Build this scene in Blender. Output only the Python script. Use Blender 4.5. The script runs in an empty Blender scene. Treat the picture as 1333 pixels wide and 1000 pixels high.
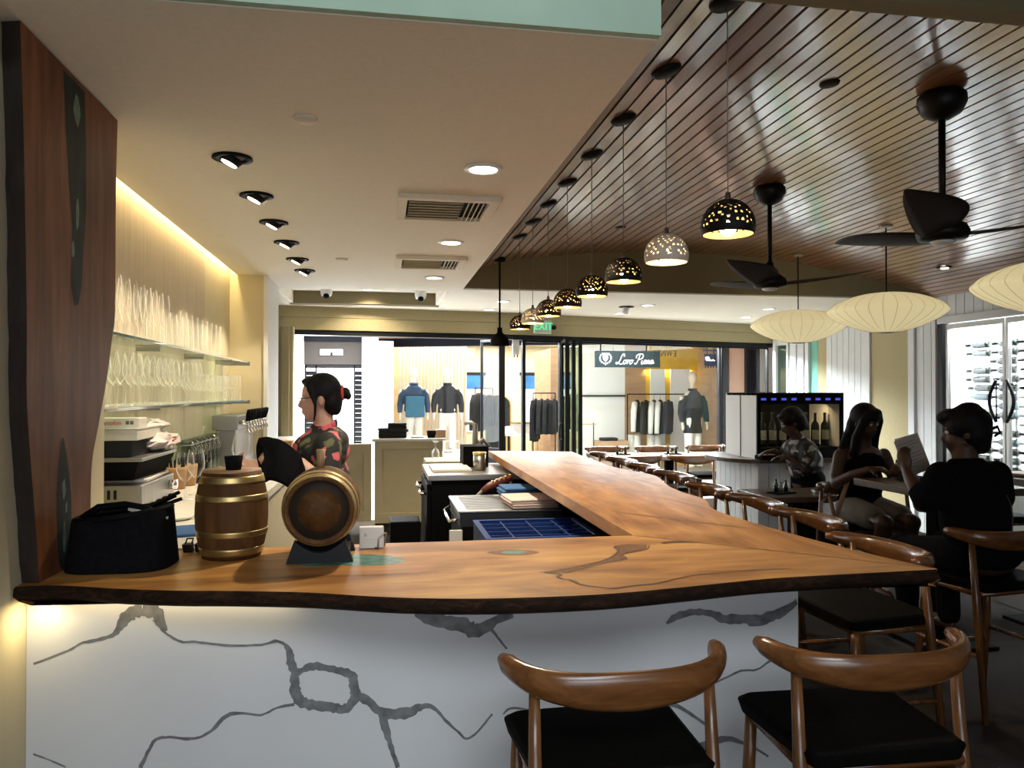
import bpy, bmesh, math, random
from mathutils import Vector, Matrix, Euler
PI = math.pi
C = bpy.context.scene.collection
random.seed(7)

# ---------------------------------------------------------------- camera, sky, large lights, exposure
sc = bpy.context.scene
cam_d = bpy.data.cameras.new('camera')
cam_d.sensor_width = 36.0
cam_d.lens = 36.0 * 1000.0 / 1333.0
cam_d.clip_start = 0.05
cam_d.clip_end = 200
cam = bpy.data.objects.new('camera', cam_d)
C.objects.link(cam)
cam.location = (0, 0, 1.55)
cam.rotation_euler = (PI / 2 + math.radians(0.573), 0, -math.radians(9.564))
sc.camera = cam

sc.view_settings.view_transform = 'Standard'
sc.view_settings.look = 'None'
sc.view_settings.gamma = 1.0
sc.view_settings.exposure = 0.0
sc.view_settings.use_curve_mapping = False
sc.cycles.transparent_max_bounces = 64

world = bpy.data.worlds.new('world')
sc.world = world
world.use_nodes = True
bgn = world.node_tree.nodes['Background']
bgn.inputs[0].default_value = (0.78, 0.88, 1.0, 1)
bgn.inputs[1].default_value = 0.07


def aim(o, d):
    o.rotation_euler = Vector(d).to_track_quat('-Z', 'Y').to_euler()


def area(name, loc, d, sx, sy, power, col=(1, 1, 1), parent=None):
    l = bpy.data.lights.new(name, 'AREA')
    l.shape = 'RECTANGLE'
    l.size, l.size_y = sx, sy
    l.energy = power
    l.color = col
    o = bpy.data.objects.new(name, l)
    C.objects.link(o)
    o.location = loc
    aim(o, d)
    if parent:
        o.parent = parent
    return o


def spot(name, loc, d, power, angle, col=(1, .85, .62), blend=.6, r=.03, parent=None):
    l = bpy.data.lights.new(name, 'SPOT')
    l.energy = power
    l.spot_size = math.radians(angle)
    l.spot_blend = blend
    l.color = col
    l.shadow_soft_size = r
    o = bpy.data.objects.new(name, l)
    C.objects.link(o)
    o.location = loc
    aim(o, d)
    if parent:
        o.parent = parent
    return o


WARM = (1.0, .80, .50)
DAY = (.90, .96, 1.0)
# the open mall passage outside, its shop, the wine cellar, the cove over the glass shelves, the strip under the counter
area('mall_passage_light', (1.2, 11.85, 2.56), (0, .12, -1), 7.0, 1.7, 900, DAY)
area('mall_shop_light', (2.6, 17.8, 2.70), (0, 0, -1), 7.0, 3.6, 560, (1, .96, .9))
area('wine_cellar_light', (6.34, 6.7, 2.45), (0.15, 0, -1), 2.6, 0.2, 340, (.9, .95, 1))
area('shelf_cove_light', (-1.262, 5.0, 2.68), (-.10, 0, -1), 3.7, 0.03, 24, (1, .78, .38))
area('counter_strip_light', (-.62, 2.415, .938), (0, .10, -1), 0.72, 0.012, .5, (1, .78, .42))
dl_ = area('doorway_fill_light', (2.5, 10.75, 2.46), (.32, -.8, -.85), 6.0, .22, 740, DAY)  # added lamp hidden behind the header, brightens the right wall and its reflections
area('left_window_light', (-.92, 9.9, 1.5), (.8, -.6, .02), .8, 1.5, 55, DAY)
fl_ = area('front_fill_light', (.25, -.7, 2.75), (0, 1, -.74), 2.2, .8, 7.5, (.86, .93, 1.0))  # unseen fill added behind the camera for the marble front and stools
fl_.data.spread = math.radians(62)
fl2_ = area('front_fill_light', (.35, -1.6, 1.7), (0, 1, -.25), 2.4, .9, 4.2, (.84, .92, 1.0))  # second added fill, lower, softens the shade under the counter overhang
fl2_.data.spread = math.radians(62)
area('soffit_fill_light', (.2, -2.6, 1.2), (0, 1, .95), 4.0, 1.6, 52, (.90, .95, 1.0))  # unseen uplight added to brighten the soffit
fw_ = area('fascia_fill_light', (-.2, 1.0, 3.22), (0, 1, -.38), 2.4, .12, 3.6, (.92, .97, 1.0))  # unseen fill added to lighten the mint soffit front
fw_.data.spread = math.radians(80)
area('wall_strip_light', (-.955, 2.385, .938), (-.42, 0, -1), .10, .012, .38, (1, .80, .42))


# ---------------------------------------------------------------- materials
def nmat(name):
    m = bpy.data.materials.new(name)
    m.use_nodes = True
    return m, m.node_tree.nodes, m.node_tree.links, m.node_tree.nodes['Principled BSDF']


def mat(name, col, rough=.5, metal=0.0, var=0.0, scale=(6, 6, 6), bump=0.0, emit=None, es=0.0, spec=.5, coat=0.0):
    m, N, L, b = nmat(name)
    b.inputs['Base Color'].default_value = (*col, 1)
    b.inputs['Roughness'].default_value = rough
    b.inputs['Metallic'].default_value = metal
    b.inputs['Specular IOR Level'].default_value = spec
    b.inputs['Coat Weight'].default_value = coat
    tc = N.new('ShaderNodeTexCoord')
    mp = N.new('ShaderNodeMapping')
    mp.inputs['Scale'].default_value = scale
    nz = N.new('ShaderNodeTexNoise')
    nz.inputs['Scale'].default_value = 1.0
    nz.inputs['Detail'].default_value = 5
    L.new(tc.outputs['Object'], mp.inputs[0])
    L.new(mp.outputs[0], nz.inputs['Vector'])
    if var > 0:
        r = N.new('ShaderNodeValToRGB')
        r.color_ramp.elements[0].position = .3
        r.color_ramp.elements[1].position = .7
        r.color_ramp.elements[0].color = (*[max(0, c * (1 - var)) for c in col], 1)
        r.color_ramp.elements[1].color = (*[min(1, c * (1 + var)) for c in col], 1)
        L.new(nz.outputs['Fac'], r.inputs[0])
        L.new(r.outputs[0], b.inputs['Base Color'])
    if bump > 0:
        bp = N.new('ShaderNodeBump')
        bp.inputs['Strength'].default_value = bump
        bp.inputs['Distance'].default_value = .01
        L.new(nz.outputs['Fac'], bp.inputs['Height'])
        L.new(bp.outputs[0], b.inputs['Normal'])
    if emit:
        b.inputs['Emission Color'].default_value = (*emit, 1)
        b.inputs['Emission Strength'].default_value = es
    return m


def wood(name, dark, mid, light, axis='x', rough=.3, freq=14.0, stretch=14.0, coat=0.0, figure=.5, spec=.5):
    """Figured timber: long grain along one axis, broad light and dark figure on top."""
    m, N, L, b = nmat(name)
    tc = N.new('ShaderNodeTexCoord')
    mp = N.new('ShaderNodeMapping')
    s = {'x': (freq / stretch, freq, freq), 'y': (freq, freq / stretch, freq), 'z': (freq, freq, freq / stretch)}[axis]
    mp.inputs['Scale'].default_value = s
    L.new(tc.outputs['Object'], mp.inputs[0])
    n1 = N.new('ShaderNodeTexNoise')
    n1.inputs['Scale'].default_value = 1.0
    n1.inputs['Detail'].default_value = 7
    n1.inputs['Roughness'].default_value = .62
    n1.inputs['Distortion'].default_value = 1.1
    L.new(mp.outputs[0], n1.inputs['Vector'])
    mp2 = N.new('ShaderNodeMapping')
    k = 1.6
    mp2.inputs['Scale'].default_value = {'x': (k, k * 3, k * 3), 'y': (k * 3, k, k * 3), 'z': (k * 3, k * 3, k)}[axis]
    L.new(tc.outputs['Object'], mp2.inputs[0])
    n2 = N.new('ShaderNodeTexNoise')
    n2.inputs['Scale'].default_value = 1.0
    n2.inputs['Detail'].default_value = 3
    n2.inputs['Distortion'].default_value = 1.5
    L.new(mp2.outputs[0], n2.inputs['Vector'])
    mx = N.new('ShaderNodeMath')
    mx.operation = 'MULTIPLY_ADD'
    mx.inputs[1].default_value = figure
    L.new(n2.outputs['Fac'], mx.inputs[0])
    md = N.new('ShaderNodeMath')
    md.operation = 'MULTIPLY'
    md.inputs[1].default_value = 1 - figure
    L.new(n1.outputs['Fac'], md.inputs[0])
    L.new(md.outputs[0], mx.inputs[2])
    r = N.new('ShaderNodeValToRGB')
    e = r.color_ramp.elements
    e[0].position, e[0].color = .30, (*dark, 1)
    e[1].position, e[1].color = .68, (*light, 1)
    q = e.new(.48)
    q.color = (*mid, 1)
    L.new(mx.outputs[0], r.inputs[0])
    L.new(r.outputs[0], b.inputs['Base Color'])
    b.inputs['Roughness'].default_value = rough
    b.inputs['Specular IOR Level'].default_value = spec
    b.inputs['Coat Weight'].default_value = coat
    b.inputs['Coat Roughness'].default_value = .12
    bp = N.new('ShaderNodeBump')
    bp.inputs['Strength'].default_value = .08
    bp.inputs['Distance'].default_value = .004
    L.new(n1.outputs['Fac'], bp.inputs['Height'])
    L.new(bp.outputs[0], b.inputs['Normal'])
    return m


def glass(name, tint=(1, 1, 1), refl=.06, edge=.55, rough=.02, haze=0.0):
    """Thin clear glass: mostly see-through, mirror-like towards grazing angles."""
    m = bpy.data.materials.new(name)
    m.use_nodes = True
    N, L = m.node_tree.nodes, m.node_tree.links
    N.clear()
    o = N.new('ShaderNodeOutputMaterial')
    t = N.new('ShaderNodeBsdfTransparent')
    t.inputs[0].default_value = (*tint, 1)
    g = N.new('ShaderNodeBsdfGlossy')
    g.inputs['Roughness'].default_value = rough
    lw = N.new('ShaderNodeLayerWeight')
    lw.inputs[0].default_value = .5
    p = N.new('ShaderNodeMath')
    p.operation = 'POWER'
    p.inputs[1].default_value = 3.0
    ma = N.new('ShaderNodeMath')
    ma.operation = 'MULTIPLY_ADD'
    ma.inputs[1].default_value = edge
    ma.inputs[2].default_value = refl
    mx = N.new('ShaderNodeMixShader')
    L.new(lw.outputs['Facing'], p.inputs[0])
    L.new(p.outputs[0], ma.inputs[0])
    L.new(ma.outputs[0], mx.inputs[0])
    L.new(t.outputs[0], mx.inputs[1])
    L.new(g.outputs[0], mx.inputs[2])
    if haze > 0:
        df = N.new('ShaderNodeBsdfTranslucent')
        df2 = N.new('ShaderNodeBsdfDiffuse')
        ad = N.new('ShaderNodeAddShader')
        L.new(df.outputs[0], ad.inputs[0])
        L.new(df2.outputs[0], ad.inputs[1])
        m2 = N.new('ShaderNodeMixShader')
        m2.inputs[0].default_value = haze
        L.new(mx.outputs[0], m2.inputs[1])
        L.new(ad.outputs[0], m2.inputs[2])
        L.new(m2.outputs[0], o.inputs[0])
    else:
        L.new(mx.outputs[0], o.inputs[0])
    return m


def stem_glass():
    """Clear stemware: bright rims and edges, see-through bowls."""
    m = bpy.data.materials.new('stemware')
    m.use_nodes = True
    N, L = m.node_tree.nodes, m.node_tree.links
    N.clear()
    o = N.new('ShaderNodeOutputMaterial')
    t = N.new('ShaderNodeBsdfTransparent')
    t.inputs[0].default_value = (.99, .99, .98, 1)
    g = N.new('ShaderNodeBsdfGlossy')
    g.inputs['Roughness'].default_value = .06
    tr = N.new('ShaderNodeBsdfTranslucent')
    di = N.new('ShaderNodeBsdfDiffuse')  # white mixed in at the edges stands for bright rim reflections
    ad = N.new('ShaderNodeAddShader')
    L.new(tr.outputs[0], ad.inputs[0])
    L.new(di.outputs[0], ad.inputs[1])
    b = N.new('ShaderNodeMixShader')
    b.inputs[0].default_value = .45
    L.new(g.outputs[0], b.inputs[1])
    L.new(ad.outputs[0], b.inputs[2])
    lw = N.new('ShaderNodeLayerWeight')
    lw.inputs[0].default_value = .5
    p = N.new('ShaderNodeMath')
    p.operation = 'POWER'
    p.inputs[1].default_value = 2.6
    ma = N.new('ShaderNodeMath')
    ma.operation = 'MULTIPLY_ADD'
    ma.inputs[1].default_value = .95
    ma.inputs[2].default_value = .02
    mx = N.new('ShaderNodeMixShader')
    L.new(lw.outputs['Facing'], p.inputs[0])
    L.new(p.outputs[0], ma.inputs[0])
    L.new(ma.outputs[0], mx.inputs[0])
    L.new(t.outputs[0], mx.inputs[1])
    L.new(b.outputs[0], mx.inputs[2])
    L.new(mx.outputs[0], o.inputs[0])
    return m


def floral(name, ground, petals, leaf, scale=9.0):
    """Printed cloth: scattered flowers and leaves on a dark ground."""
    m, N, L, b = nmat(name)
    tc = N.new('ShaderNodeTexCoord')
    nz = N.new('ShaderNodeTexNoise')
    nz.inputs['Scale'].default_value = 14
    ad = N.new('ShaderNodeMixRGB')
    ad.inputs[0].default_value = .10
    L.new(tc.outputs['Object'], nz.inputs['Vector'])
    L.new(tc.outputs['Object'], ad.inputs[1])
    L.new(nz.outputs['Color'], ad.inputs[2])

    def spots(sc_, thr, c0, c1, prev, off):
        mp = N.new('ShaderNodeMapping')
        mp.inputs['Location'].default_value = off
        L.new(ad.outputs[0], mp.inputs[0])
        v = N.new('ShaderNodeTexVoronoi')
        v.inputs['Scale'].default_value = sc_
        L.new(mp.outputs[0], v.inputs['Vector'])
        r = N.new('ShaderNodeValToRGB')
        r.color_ramp.interpolation = 'CONSTANT'
        r.color_ramp.elements[0].color = (1, 1, 1, 1)
        r.color_ramp.elements[1].position = thr
        r.color_ramp.elements[1].color = (0, 0, 0, 1)
        L.new(v.outputs['Distance'], r.inputs[0])
        r2 = N.new('ShaderNodeValToRGB')
        r2.color_ramp.elements[0].color = (*c0, 1)
        r2.color_ramp.elements[1].position = thr
        r2.color_ramp.elements[1].color = (*c1, 1)
        L.new(v.outputs['Distance'], r2.inputs[0])
        mx = N.new('ShaderNodeMixRGB')
        L.new(r.outputs[0], mx.inputs[0])
        if prev is None:
            mx.inputs[1].default_value = (*ground, 1)
        else:
            L.new(prev, mx.inputs[1])
        L.new(r2.outputs[0], mx.inputs[2])
        return mx.outputs[0]
    o = spots(scale * 1.5, .36, leaf, [c * .45 for c in leaf], None, (3, 1, 0))
    o = spots(scale, .40, petals[0], petals[1], o, (0, 0, 0))
    L.new(o, b.inputs['Base Color'])
    b.inputs['Roughness'].default_value = .8
    return m


M = {}
M['bar_x'] = wood('bar_top_timber', (.12, .040, .009), (.36, .16, .040), (.58, .32, .092), 'x', .36, 16, 9, .0, .62, .35)
M['bar_y'] = wood('bar_side_timber', (.12, .042, .011), (.31, .137, .038), (.48, .255, .078), 'y', .42, 16, 9, .0, .55, .28)
M['bark'] = wood('live_edge_bark', (.004, .002, .001), (.013, .006, .003), (.045, .020, .008), 'x', .8, 60, 3, 0, .3, .12)
M['slab_z'] = wood('standing_slab_timber', (.075, .024, .009), (.17, .060, .022), (.28, .11, .038), 'z', .45, 14, 16, 0, .55, .15)
M['slab_edge'] = mat('slab_dark_edge', (.018, .010, .007), .6, var=.4, bump=.4, scale=(30, 30, 8))
M['resin'] = mat('turquoise_resin', (.045, .15, .115), .3, var=.8, scale=(26, 26, 20))
M['resin_dark'] = mat('dark_resin', (.006, .018, .015), .5, spec=.12, var=.8, scale=(18, 18, 6))
M['crack'] = mat('filled_crack', (.05, .018, .006), .35, var=.5, scale=(40, 40, 40))
M['burl'] = mat('burl_figure', (.15, .058, .017), .38, var=.4, scale=(50, 30, 40), spec=.3)
M['ceil_wood'] = None
M['gap'] = mat('black_gap', (.004, .004, .004), .9)
M['soffit'] = mat('soffit_plaster', (.78, .73, .63), .85, var=.03, bump=.05, scale=(60, 60, 60))
M['mint'] = mat('mint_paint', (.45, .63, .51), .8, var=.05)
M['olive'] = mat('olive_paint', (.20, .165, .085), .8, var=.04)
M['cream'] = mat('cream_paint', (.60, .53, .36), .75, var=.03)
M['khaki'] = mat('khaki_panel', (.40, .34, .19), .8, var=.05, scale=(40, 40, 40))
M['white'] = mat('white_paint', (.75, .76, .76), .55, var=.02)
M['flat_white'] = mat('back_ceiling_white', (.78, .74, .66), .85, var=.02)
M['ship'] = mat('shiplap_white', (.66, .68, .70), .55, var=.03)
M['floor'] = None
M['marble'] = mat('marble_white', (.62, .63, .64), .22, var=.035, scale=(2, 2, 2))
M['vein'] = mat('marble_vein', (.17, .175, .18), .25, var=.35, scale=(24, 24, 24))
M['straw'] = mat('straw_wallcovering', (.54, .46, .35), .8, var=.09, scale=(60, 60, 3), bump=.2)
M['steel'] = mat('brushed_steel', (.36, .35, .335), .38, 1.0, var=.1, scale=(3, 60, 3))
M['dark_steel'] = mat('dark_steel', (.06, .06, .062), .4, .8)
M['chrome'] = mat('chrome', (.75, .75, .75), .12, 1.0)
M['brass'] = mat('hoop_brass', (.48, .36, .15), .35, .9, var=.15, scale=(9, 9, 9))
M['black'] = mat('black_plastic', (.003, .003, .0035), .6, spec=.08)
M['matte'] = mat('black_matte', (.005, .005, .005), .9, spec=.1)
M['fan'] = mat('fan_black', (.006, .005, .005), .45, spec=.25)
M['blade'] = mat('fan_blade_brown', (.020, .011, .007), .6, var=.2, spec=.15)
M['leather'] = mat('black_leather', (.004, .0035, .003), .72, spec=.05, var=.3, bump=.12, scale=(70, 70, 70))
M['walnut'] = wood('walnut_stool', (.045, .015, .005), (.125, .048, .014), (.23, .095, .031), 'x', .27, 22, 7, .4, .5)
M['walnut_z'] = wood('walnut_legs', (.045, .016, .005), (.13, .053, .016), (.24, .10, .034), 'z', .3, 26, 9, .2, .4)
M['table_top'] = wood('table_timber', (.05, .030, .020), (.09, .058, .040), (.14, .09, .062), 'x', .3, 16, 9, .3, .5)
M['pale_table'] = wood('pale_table_timber', (.30, .21, .15), (.42, .31, .23), (.52, .40, .30), 'x', .3, 14, 8, .2, .5)
M['barrel'] = wood('barrel_oak', (.035, .015, .004), (.080, .034, .010), (.15, .070, .022), 'z', .6, 22, 8, 0, .5, .15)
M['barrel_head'] = wood('barrel_head_oak', (.20, .105, .045), (.30, .165, .075), (.42, .25, .12), 'x', .5, 26, 7, 0, .4)
M['barrel_dark'] = mat('barrel_dark_head', (.018, .011, .006), .6, var=.25, scale=(30, 3, 30))
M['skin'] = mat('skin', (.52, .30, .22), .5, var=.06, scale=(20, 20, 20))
M['skin_shaded'] = mat('shaded_skin', (.065, .030, .020), .5, var=.06)  # skin colour darkened to stand for the shade on the silhouetted people
M['hair'] = mat('black_hair', (.006, .005, .006), .62, spec=.2, var=.4, scale=(90, 90, 8), bump=.35)
M['black_cloth'] = mat('black_cloth', (.005, .005, .006), .95, spec=.08, var=.3, bump=.2, scale=(60, 60, 60))
M['dark_cloth'] = mat('dark_cloth', (.006, .006, .008), .9, bump=.15, scale=(40, 40, 40))
M['navy'] = mat('navy_wool', (.004, .005, .010), .9, var=.2)
M['denim'] = mat('denim', (.02, .05, .11), .85, var=.25)
M['bluebag'] = mat('teal_blue_cloth', (.03, .14, .24), .8, var=.15)
M['grey_cloth'] = mat('charcoal_wool', (.018, .020, .022), .9, var=.25)
M['pale_cloth'] = mat('pale_cloth', (.72, .70, .66), .85, var=.06)
M['white_towel'] = mat('pinkish_towel', (.62, .50, .46), .95, bump=.3, scale=(80, 80, 80))
M['blue_towel'] = mat('blue_towel', (.035, .11, .27), .95, bump=.3, scale=(80, 80, 80))
M['blue_rack'] = mat('blue_rack_plastic', (.008, .028, .13), .6, spec=.15)
M['aloha'] = floral('floral_shirt_print', (.008, .010, .010), ((.62, .16, .17), (.45, .07, .10)), (.14, .14, .06), 9.5)
M['mono'] = floral('monochrome_shirt_print', (.02, .02, .02), ((.45, .45, .45), (.35, .35, .35)), (.2, .2, .2), 11)
M['shell_d'] = mat('dark_ceramic_shade', (.007, .006, .006), .6, var=.4, scale=(40, 40, 40), spec=.2)
M['shell_w'] = mat('pale_ceramic_shade', (.58, .50, .41), .6, var=.1)
M['shell_b'] = mat('bronze_ceramic_shade', (.035, .022, .012), .6, var=.4, scale=(40, 40, 40), spec=.2)
M['shade_gold'] = mat('shade_gold_lining', (.62, .46, .20), .5)
M['shade_cream'] = mat('shade_cream_lining', (.75, .66, .52), .6)
M['cord'] = mat('grey_cord', (.20, .18, .16), .6)
M['lantern'] = mat('lantern_film', (.62, .56, .36), .7, emit=(1.0, .84, .46), es=.56)
M['lantern_rib'] = mat('lantern_wire', (.42, .36, .20), .6, emit=(1.0, .80, .42), es=.08)
M['bulb'] = mat('lit_bulb', (1, .9, .7), .4, emit=(1.0, .78, .46), es=42)
M['lamp_on'] = mat('lit_downlight', (1, 1, 1), .4, emit=(1.0, .90, .72), es=9)
M['lamp_cool'] = mat('lit_downlight_white', (1, 1, 1), .4, emit=(1.0, .96, .88), es=6)
M['exit'] = mat('exit_green', (.05, .5, .25), .4, emit=(.08, .95, .42), es=1.1)
M['exit_face'] = mat('exit_face', (.55, .62, .55), .5)
M['sign_lit'] = mat('lit_sign', (1, 1, 1), .4, emit=(.95, .95, 1), es=2.2)
M['screen'] = mat('blue_display', (.01, .01, .05), .3, emit=(.06, .10, .9), es=.9)
M['cream_cab'] = mat('cream_cabinet', (.45, .385, .245), .6, var=.03)
M['quartz'] = mat('worktop_white', (.66, .63, .57), .35, var=.05)
M['paper'] = mat('paper', (.62, .58, .54), .8, var=.03)
M['carton'] = mat('white_carton', (.66, .63, .56), .75, var=.04)
M['red_ink'] = mat('red_print', (.55, .07, .06), .7)
M['grey_ink'] = mat('grey_print', (.12, .12, .12), .7)
M['plastic_bag'] = mat('plastic_bag', (.66, .58, .55), .35, var=.08, bump=.4, scale=(30, 30, 30))
M['terracotta'] = mat('tan_pot', (.40, .22, .09), .6, var=.1)
M['bottle'] = mat('bottle_glass', (.012, .022, .014), .12, coat=.5)
M['bottle_pale'] = mat('bottle_blue_glass', (.14, .22, .24), .12, coat=.5)
M['label'] = mat('bottle_label', (.60, .55, .42), .7, var=.2, scale=(30, 30, 30))
M['gold'] = mat('gold_trim', (.62, .45, .16), .3, .8)
M['slat_gold'] = mat('gold_slat', (.58, .40, .21), .5, var=.12)
M['ochre'] = mat('ochre_panel', (.70, .42, .04), .6, var=.08)
M['tan_wall'] = mat('tan_timber_wall', (.42, .26, .15), .6, var=.12, scale=(2, 2, 16))
M['pink_wall'] = mat('pink_stucco', (.52, .33, .24), .8, var=.04)
M['brown_wall'] = mat('brown_fascia', (.035, .028, .025), .7, var=.05)
M['louver'] = mat('dark_louvre', (.010, .010, .012), .5, spec=.2)
M['store_white'] = mat('store_white', (.85, .85, .84), .6)
M['mall_floor'] = mat('mall_floor', (.50, .47, .42), .5, var=.05)
M['blue_sky'] = mat('blue_awning', (.03, .16, .42), .7, var=.3, scale=(2, 2, 2))
M['sign_face'] = mat('sign_dark_green', (.006, .014, .017), .5, spec=.2)
M['mannequin'] = mat('mannequin_white', (.80, .79, .76), .45)
M['mannequin_tan'] = mat('mannequin_linen', (.55, .45, .35), .7)
M['frame_dark'] = mat('dark_door_frame', (.008, .008, .011), .45, spec=.25)
M['navy_beam'] = mat('navy_steel_beam', (.003, .004, .010), .6, spec=.15)
M['redwood'] = mat('redwood_slats', (.36, .18, .12), .7, var=.3, scale=(40, 4, 4))
M['pane'] = glass('shop_glass', (.97, .985, .975), .010, .16)
M['pane_dark'] = glass('folded_green_glass', (.55, .68, .62), .04, .4)
M['shelf_glass'] = glass('shelf_glass', (.82, .90, .86), .08, .7)
M['shelf_edge'] = mat('shelf_glass_edge', (.03, .07, .055), .12, coat=.6)
M['stemware'] = stem_glass()
M['jar_glass'] = glass('jar_glass', (.62, .68, .62), .06, .8, .03)
M['teal'] = mat('teal_glass_panel', (.16, .45, .37), .25)
M['short_cloth'] = mat('dull_shorts_cloth', (.17, .16, .145), .9, var=.15)
M['menu'] = mat('menu_sheet', (.42, .36, .32), .8, var=.05)
M['ink'] = mat('menu_ink', (.16, .14, .13), .8)
M['strap'] = mat('tan_strap', (.40, .25, .15), .7)
M['terra_gun'] = mat('soda_gun_red', (.16, .035, .022), .4, var=.3)
M['stain'] = mat('black_hardware', (.006, .006, .007), .45, spec=.2)


def ceiling_wood():
    m, N, L, b = nmat('ceiling_planks')
    tc = N.new('ShaderNodeTexCoord')
    mp = N.new('ShaderNodeMapping')
    mp.inputs['Scale'].default_value = (11.11, .25, 0)
    L.new(tc.outputs['Object'], mp.inputs[0])
    wn = N.new('ShaderNodeTexNoise')
    wn.inputs['Scale'].default_value = 1.0
    wn.inputs['Detail'].default_value = 1
    L.new(mp.outputs[0], wn.inputs['Vector'])
    mp2 = N.new('ShaderNodeMapping')
    mp2.inputs['Scale'].default_value = (34, 2.6, 34)
    L.new(tc.outputs['Object'], mp2.inputs[0])
    n = N.new('ShaderNodeTexNoise')
    n.inputs['Scale'].default_value = 1.0
    n.inputs['Detail'].default_value = 6
    n.inputs['Distortion'].default_value = .9
    L.new(mp2.outputs[0], n.inputs['Vector'])
    a = N.new('ShaderNodeMath')
    a.operation = 'MULTIPLY_ADD'
    a.inputs[1].default_value = .55
    h = N.new('ShaderNodeMath')
    h.operation = 'MULTIPLY'
    h.inputs[1].default_value = .45
    L.new(n.outputs['Fac'], h.inputs[0])
    L.new(wn.outputs['Fac'], a.inputs[0])
    L.new(h.outputs[0], a.inputs[2])
    r = N.new('ShaderNodeValToRGB')
    e = r.color_ramp.elements
    e[0].position, e[0].color = .32, (.15, .060, .023, 1)
    e[1].position, e[1].color = .66, (.37, .175, .078, 1)
    L.new(a.outputs[0], r.inputs[0])
    L.new(r.outputs[0], b.inputs['Base Color'])
    b.inputs['Roughness'].default_value = .30
    b.inputs['Specular IOR Level'].default_value = .5
    b.inputs['Coat Weight'].default_value = 1.0
    b.inputs['Coat IOR'].default_value = 1.62
    b.inputs['Coat Roughness'].default_value = .14
    return m


def tile_floor():
    m, N, L, b = nmat('dark_floor_tiles')
    tc = N.new('ShaderNodeTexCoord')
    br = N.new('ShaderNodeTexBrick')
    br.inputs['Scale'].default_value = 1.0
    br.inputs['Brick Width'].default_value = .6
    br.inputs['Row Height'].default_value = .6
    br.inputs['Mortar Size'].default_value = .004
    br.inputs['Color1'].default_value = (.030, .022, .016, 1)
    br.inputs['Color2'].default_value = (.024, .017, .013, 1)
    br.inputs['Mortar'].default_value = (.03, .025, .02, 1)
    L.new(tc.outputs['Object'], br.inputs['Vector'])
    L.new(br.outputs['Color'], b.inputs['Base Color'])
    b.inputs['Roughness'].default_value = .7
    b.inputs['Specular IOR Level'].default_value = .03
    return m


M['ceil_wood'] = ceiling_wood()
M['floor'] = tile_floor()


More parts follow.
